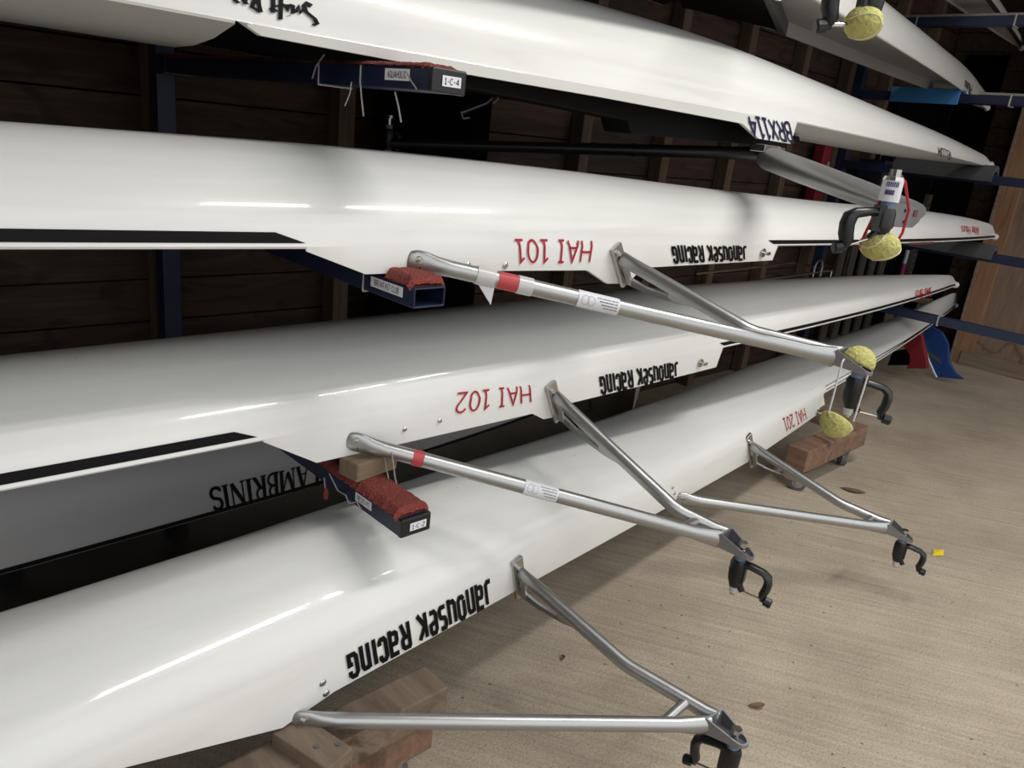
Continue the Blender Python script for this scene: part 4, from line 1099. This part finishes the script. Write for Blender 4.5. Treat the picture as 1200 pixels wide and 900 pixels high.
pr = [(1128, 444, 0.014), (1118, 436, .05), (1111, 425, .12), (1109, 405, .24), (1103, 392, .33), (1090, 384, .40)]
def strip(m, L, Rg, th):
    n = len(L); o = len(m.v); 
    for a, b in zip(L, Rg): m.v += [a, b, b+Vector(th), a+Vector(th)]
    for i in range(n-1):
        for k in range(4): m.f.append((o+4*i+k, o+4*i+4+k, o+4*i+4+(k+1) % 4, o+4*i+(k+1) % 4))
    m.f += [(o, o+1, o+2, o+3), tuple(o+4*(n-1)+k for k in (3, 2, 1, 0))]
bx = 5.95
Rg = [atx(px, py, bx-.0) for px, py in ((1129, 445), (1119, 437), (1112, 424), (1111, 403), (1104, 390), (1092, 382), (1086, 376))]
Lf = [atx(px, py, bx-.0) for px, py in ((1098, 442), (1094, 434), (1088, 420), (1084, 405), (1081, 396), (1080, 388), (1080, 378))]
zmin = min(p.z for p in Rg+Lf)
sh = Vector((0, 0, max(0, .012-zmin)))
Rg = [p+sh for p in Rg]; Lf = [p+sh for p in Lf]
strip(m, Lf, Rg, (.03, 0, 0)); m.build('pad', MT['blue_stuff'], blue, bevel=.004)
m = MB(); m.tube([p+Vector((-.004, 0, 0)) for p in Lf], .006, 8); m.build('white_piping', MT['label'], blue, smooth=True)
m = MB(); m.prism([atx(px, py, bx-.004) for px, py in ((1086, 409), (1102, 421), (1103, 427), (1085, 415))], (-.002, 0, 0)); m.build('grey_strap', MT['foam_grey'], blue)
red = thing('padded_mat', 'red curved foam mat with a black arch, next to the blue mat', 'mat', atz(1070, 435, 0))
m = MB(); rx = 5.72
Rr_ = [atx(px, py, rx) for px, py in ((1086, 432), (1085, 420), (1082, 405), (1079, 392), (1075, 380))]
Lr = [atx(px, py, rx) for px, py in ((1061, 432), (1066, 426), (1066, 416), (1060, 408), (1050, 400))]
zmin = min(p.z for p in Rr_+Lr); sh = Vector((0, 0, max(0, .008-zmin)))
strip(m, [p+sh for p in Lr], [p+sh for p in Rr_], (.05, 0, 0)); m.build('pad', MT['red_stuff'], red, bevel=.004)
m = MB(); ax0 = [atx(px, py, rx+.05)+sh for px, py in ((1040, 428), (1046, 412), (1058, 410), (1066, 418), (1064, 428))]
m.prism(ax0, (.06, 0, 0)); m.build('black_arch', MT['drape'], red)

tr = thing('wooden_trestle', 'pale wooden trestle end under the tip of the HAI 201 shell', 'trestle', (6.15, 1.75, 0))
p0 = atx(1113, 425, 6.3); p0.y += .30
beam(tr, 'leg', 6.26, 6.32, p0.y-.03, p0.y+.02, 0, .46, 'skirting')
beam(tr, 'leg', 6.26, 6.32, p0.y+.18, p0.y+.23, 0, .46, 'skirting')
beam(tr, 'rail', 6.24, 6.33, p0.y-.06, p0.y+.26, .46, .50, 'block')

# objects along the back wall, far end
def wbox(name, x, y, z0, w, d, h, mat, label, cat, extra=None):
    t = thing(name, label, cat, (x, y, z0)); m = MB(); m.box((x, y, z0+h/2), (w, d, h)); m.build('body', MT[mat], t, bevel=.006)
    if extra: extra(t)
    return t
sz = H-.30
shf = thing('wall_shelf', 'dark shelf board on the back wall behind the HAI 101 bow', 'shelf', (5.55, 2.38, sz-.03))
beam(shf, 'board', 4.75, 6.55, 2.20, 2.515, sz-.03, sz, 'plank')
for xx in (4.9, 6.4): beam(shf, 'shelf_bracket', xx, xx+.03, 2.24, 2.515, sz-.16, sz-.03, 'blue', bevel=.002)
pA = aty(976, 205, 2.30); pB = aty(997, 180, 2.30)
def red_case_extra(t):
    m = MB(); m.box(((pA.x+pB.x)/2+.03, 2.403, sz+.26), (.03, .004, .10)); m.build('pale_tab', MT['carpet_edge'], t)
wbox('red_case', (pA.x+pB.x)/2, 2.44, sz, abs(pB.x-pA.x)*.6, .07, .42, 'red_stuff', 'tall red case on the shelf, left of the navy framed red box', 'case', red_case_extra)
qA = aty(1012, 232, 2.30); qB = aty(1048, 192, 2.30)
def navy_extra(t):
    xc = (qA.x+qB.x)/2
    m = MB(); m.box((xc+.01, 2.205, sz+.16), (abs(qB.x-qA.x)*.66, .012, .24)); m.build('red_panel', MT['red_box'], t, bevel=.003)
    m = MB(); m.box((xc-abs(qB.x-qA.x)*.2, 2.197, sz+.21), (.05, .004, .09)); m.build('yellow_label', MT['paper'], t)
    m = MB(); m.tube([(xc-.12, 2.29, sz+.36), (xc-.1, 2.29, sz+.40), (xc+.1, 2.29, sz+.40), (xc+.12, 2.29, sz+.36)], .012, 8); m.build('handle', MT['plastic'], t)
wbox('storage_box', (qA.x+qB.x)/2, 2.30, sz, abs(qB.x-qA.x), .18, .36, 'navy_box', 'navy box with a red front panel on the shelf behind the wing rigger', 'box', navy_extra)
# pallet, pole and slotted strip standing against the wall
pl = thing('slatted_pallet', 'grey slatted pallet upright on the floor behind the hanging tennis ball', 'pallet', (5.7, 2.3, 0))
for i in range(5):
    x = 5.36+.19*i; beam(pl, 'slat', x, x+.10, 2.30, 2.318, 0.0, .98, 'pallet', bevel=.002)
for z in (.10, .50, .86): beam(pl, 'batten', 5.34, 6.24, 2.318, 2.36, z, z+.08, 'pallet', bevel=.002)
pp = aty(1062, 300, 2.36)
m = MB(); m.tube([(pp.x+.02, 2.37, 0), (pp.x, 2.36, pp.z-.06)], .020, 12); t = thing('pole', 'magenta pole with a pale top leaning at the back wall', 'pole', (pp.x+.02, 2.37, 0)); m.build('shaft', MT['magenta'], t, smooth=True)
m = MB(); m.tube([(pp.x, 2.36, pp.z-.06), (pp.x-.002, 2.358, pp.z+.05)], .017, 12); m.build('pale_tip', MT['clear'], t, smooth=True)
ps = aty(1070, 300, 2.2); t = thing('slotted_post', 'grey slotted upright strip right of the magenta pole', 'post', (ps.x, 2.2, 0))
m = MB(); m.box((ps.x, 2.2, .62), (.07, .03, 1.24)); m.build('strip', MT['pallet'], t)
m = MB()
for i in range(14): m.box((ps.x, 2.184, .58+i*.045), (.022, .004, .018))
m.build('slots', MT['ink'], t)
# wire rail frame behind the HAI 102 keel
XE = 7.1; YW = 2.52; XL = -5.5
wr = thing('wire_rack', 'thin wire rail frame behind the HAI 102 keel', 'wire rack', (5., 2.2, 0))
ra, rb = aty(862, 332, 2.1), aty(975, 317, 2.1)
m = MB(); m.tube([ra, rb], .007, 8); m.tube([ra+Vector((0, .25, 0)), rb+Vector((0, .25, 0))], .007, 8); m.tube([rb, rb+Vector((0, .25, 0))], .007, 8); m.build('rail', MT['steel'], wr, smooth=True)
for t_ in (.05, .36, 1.):
    p = ra.lerp(rb, t_); m = MB(); m.tube([p, p+Vector((0, 0, -.10)), p+Vector((0, YW-p.y, -.10))], .007, 8); m.build('wall_bracket', MT['steel'], wr, smooth=True)
pl_ = aty(958, 318, 2.1); m = MB(); m.tube([pl_+Vector((-.05, 0, -.03))]+[pl_+Vector((cos(radians(a))*.05, 0, .02+sin(radians(a))*.05)) for a in range(180, -1, -20)]+[pl_+Vector((.05, 0, -.03))], .006, 8); m.build('hoop', MT['steel'], wr, smooth=True)

# hanging strap with looped ends below the BRX114 cockpit
ys = 1.75
m = MB(); pts = [aty(541, 132, ys), aty(548, 128, ys), aty(562, 123, ys), aty(574, 118, ys), aty(583, 110, ys)]
m.tube(pts, .009, 8, flat=[(1, .4)]*5); st = m.build('elastic_strap', MT['plastic'], hbrx.root, smooth=True)
m = MB(); m.tube([aty(541, 132, ys-.01), aty(552, 128, ys-.01), aty(570, 121, ys-.01), aty(577, 115, ys-.01)], .002, 6); m.tube([aty(540, 131, ys-.01), aty(543, 139, ys-.01), aty(550, 138, ys-.01)], .002, 6); m.tube([aty(578, 121, ys-.01), aty(583, 117, ys-.01), aty(585, 111, ys-.01)], .0022, 6)
m.build('pale_edging', MT['cable'], st, smooth=True)

# small things on the floor
p = atz(1100, 650, 0); m = MB(); m.v += [p+Vector(v) for v in ((-.034, .012, .001), (.0, -.016, .003), (.034, -.004, .012), (.012, .022, .006), (-.034, .012, .003), (.0, -.016, .005), (.034, -.004, .014), (.012, .022, .008))]
m.f += [(3, 2, 1, 0), (4, 5, 6, 7), (0, 1, 5, 4), (1, 2, 6, 5), (2, 3, 7, 6), (3, 0, 4, 7)]
tag(rebase(m.build('plastic_scrap', MT['yellow'], None)), 'bright yellow scrap lying on the concrete at the right', 'scrap')
def leaf(px, py, L, ang, label, curl=.01):
    p = atz(px, py, 0); m = MB(); d = Vector((cos(ang), sin(ang), 0)); q = Vector((-d.y, d.x, 0)); n = 8
    for i in range(n+1):
        t = i/n*2-1; w = L*.16*(1-t*t)+.0006
        for s in (-1, 0, 1): m.v.append(p+d*(t*L/2)+q*(s*w+.18*L*(t*t))+Vector((0, 0, .002+curl*abs(s)*(1-t*t)+.002*abs(t))))
    for i in range(n):
        for j in range(2): a = 3*i+j; m.f.append((a, a+1, a+4, a+3))
    tag(rebase(m.build('dry_leaf', MT['leaf'], None, smooth=True, solid=.0008)), label, 'leaf', 'dry leaves on the concrete')
leaf(888, 830, .05, radians(-30), 'curled dry leaf on the concrete right of the lowest rigger tip')
leaf(1000, 577, .11, radians(-60), 'long brown leaf on the concrete beyond the far dolly')
leaf(660, 772, .026, radians(40), 'small brown leaf under the lowest near rigger', .006)

# ------------------------------------------------------------------ the building
def structure(o, kind='structure'): o['kind'] = kind; return o
m = MB(); m.v += [Vector(p) for p in ((XL, -3., 0), (XE, -3., 0), (XE, YW+.1, 0), (XL, YW+.1, 0))]; m.f.append((0, 1, 2, 3))
m.v += [v-Vector((0, 0, .1)) for v in m.v[:4]]; m.f += [(7, 6, 5, 4), (0, 4, 5, 1), (1, 5, 6, 2), (2, 6, 7, 3), (3, 7, 4, 0)]
structure(m.build('floor', MT['concrete']))
# back wall: lapped boards with real gaps, boards are one wall
m = MB(); z = 0.; i = 0; rnd = random.Random(5)
off = (aty(90, 384, YW).z) % .137
z = off-.137
while z < 3.2:
    m.box(((XL+XE)/2, YW+.012+rnd.uniform(0, .003), z+.0685), (XE-XL, .02, .1325)); z += .137
wb = structure(m.build('wall_back', MT['plank'], None, bevel=.002))
m = MB(); m.box(((XL+XE)/2+.1, YW+.05, 1.6), (XE-XL+.3, .03, 3.3)); structure(m.build('wall_backing', MT['drape']))
k = 0
xs0 = .868
for i in range(-9, 11):
    x = xs0+.622*i
    if x > XE-.1: break
    m = MB(); m.box((x+.032, YW-.037, 1.6), (.064, .075, 3.2)); k += 1
    structure(m.build('trim_%d' % k, MT['stud'], None, bevel=.003))
# end wall boards and plywood panel in its frame
m = MB(); z = 0
while z < 3.2:
    m.box((XE+.012, (YW-3.)/2, z+.0685), (.02, YW+3., .1325)); z += .137
structure(m.build('wall_end', MT['plank'], None, bevel=.002))
m = MB(); m.box((XE+.05, (YW-3.)/2+.05, 1.6), (.03, YW+3.2, 3.3)); structure(m.build('wall_end_backing', MT['drape']))
XP = 6.72; ey = atx(1117, 420, XP).y
m = MB(); m.box((XP+.02, (ey-3.)/2, 1.5), (.018, ey+3., 3.0)); structure(m.build('door_1', MT['ply']))
m = MB(); m.box((XP, ey-.06, 1.5), (.045, .12, 3.0)); structure(m.build('trim_20', MT['ply_frame'], None, bevel=.003))
m = MB(); m.box((XP-.01, ey+.012, 1.5), (.05, .022, 3.0)); structure(m.build('trim_21', MT['skirting'], None, bevel=.003))
m = MB(); m.box((XP-.01, (ey-3.)/2, .055), (.06, ey+2.9, .11)); structure(m.build('baseboard_end', MT['skirting'], None, bevel=.004))
# roof and outer walls that shade the shed; wide open doorway behind the viewer
m = MB(); m.box(((XL+XE)/2, (YW-.6)/2+.05, 3.2), (XE-XL+.3, YW+.7, .06)); structure(m.build('ceiling', MT['roof']))
m = MB(); m.box((XL-.03, (YW-3.)/2, 1.6), (.06, YW+3., 3.3)); structure(m.build('wall_left', MT['plank']))
# yard outside the doorway
m = MB(); m.box((1, -11.1, -.06), (40, 16., .1)); structure(m.build('yard_ground', MT['gravel']))

# black sheeting on the wall
def drape(name, a, b, z0, z1, label, amp=.012):
    m = MB(); a = Vector(a); b = Vector(b); d = b-a; L = d.length; d.normalize(); nn = Vector((d.y, -d.x, 0)); n = max(12, int(L/.03))
    for i in range(n+1):
        t = i/n; w = amp*(sin(t*L*21)+.5*sin(t*L*47+1))
        for z in (z0, (z0+z1)/2, z1): m.v.append(a+d*(t*L)+nn*(w*(1.2-.6*(z-z0)/(z1-z0)))+Vector((0, 0, z)))
    for i in range(n):
        for j in range(2): q = 3*i+j; m.f.append((q, q+3, q+4, q+1))
    return tag(rebase(m.build(name, MT['drape'], None, smooth=True, solid=.004)), label, 'sheeting')
sx0, sx1 = aty(441, 125, 2.42).x, aty(567, 125, 2.42).x
drape('black_sheet', (sx0, 2.415, 0), (sx1+.04, 2.415, 0), 0, 1.9, 'black sheeting hung on the plank wall behind the near rack arms')
drape('black_sheet', (XE-.04, YW-.12, 0), (XE-.04, 2.10, 0), 0, 2.3, 'black sheeting hung on the end wall beside the plywood panel')
drape('black_sheet', (6.0, 2.415, 0), (XE-.06, 2.415, 0), 0, 1.95, 'black sheeting hung on the back wall in the far corner')

# ------------------------------------------------------------------ light
w = bpy.data.worlds.new('overcast_sky'); SC.world = w; w.use_nodes = True
nt = w.node_tree; bg = nt.nodes['Background']
tc = N(nt, 'ShaderNodeTexCoord'); sp = N(nt, 'ShaderNodeSeparateXYZ'); nt.links.new(tc.outputs['Generated'], sp.inputs[0])
rp = ramp(nt, [(0., (.55, .55, .55)), (.25, (.95, .97, 1.)), (1., (1., 1., 1.))]); nt.links.new(sp.outputs['Z'], rp.inputs['Fac'])
nt.links.new(rp.outputs['Color'], bg.inputs['Color']); bg.inputs['Strength'].default_value = 1.25

# twin tube ceiling batten over the aisle
for dy in (-.05, .05):
    l = bpy.data.lights.new('tube_light', 'AREA'); l.shape = 'RECTANGLE'; l.size = 1.7; l.size_y = .028; l.energy = 19; l.color = (1., .98, .94)
    lo = bpy.data.objects.new('tube_light', l); COL.objects.link(lo); lo.location = (2.2, .24+dy, 3.08)
m = MB(); m.box((2.2, .24, 3.13), (1.76, .17, .06)); structure(m.build('trim_22', MT['label'], None, bevel=.006))
SC.view_settings.view_transform = 'Standard'; SC.view_settings.look = 'None'
SC.view_settings.exposure = .25; SC.view_settings.gamma = 1; SC.view_settings.use_curve_mapping = False
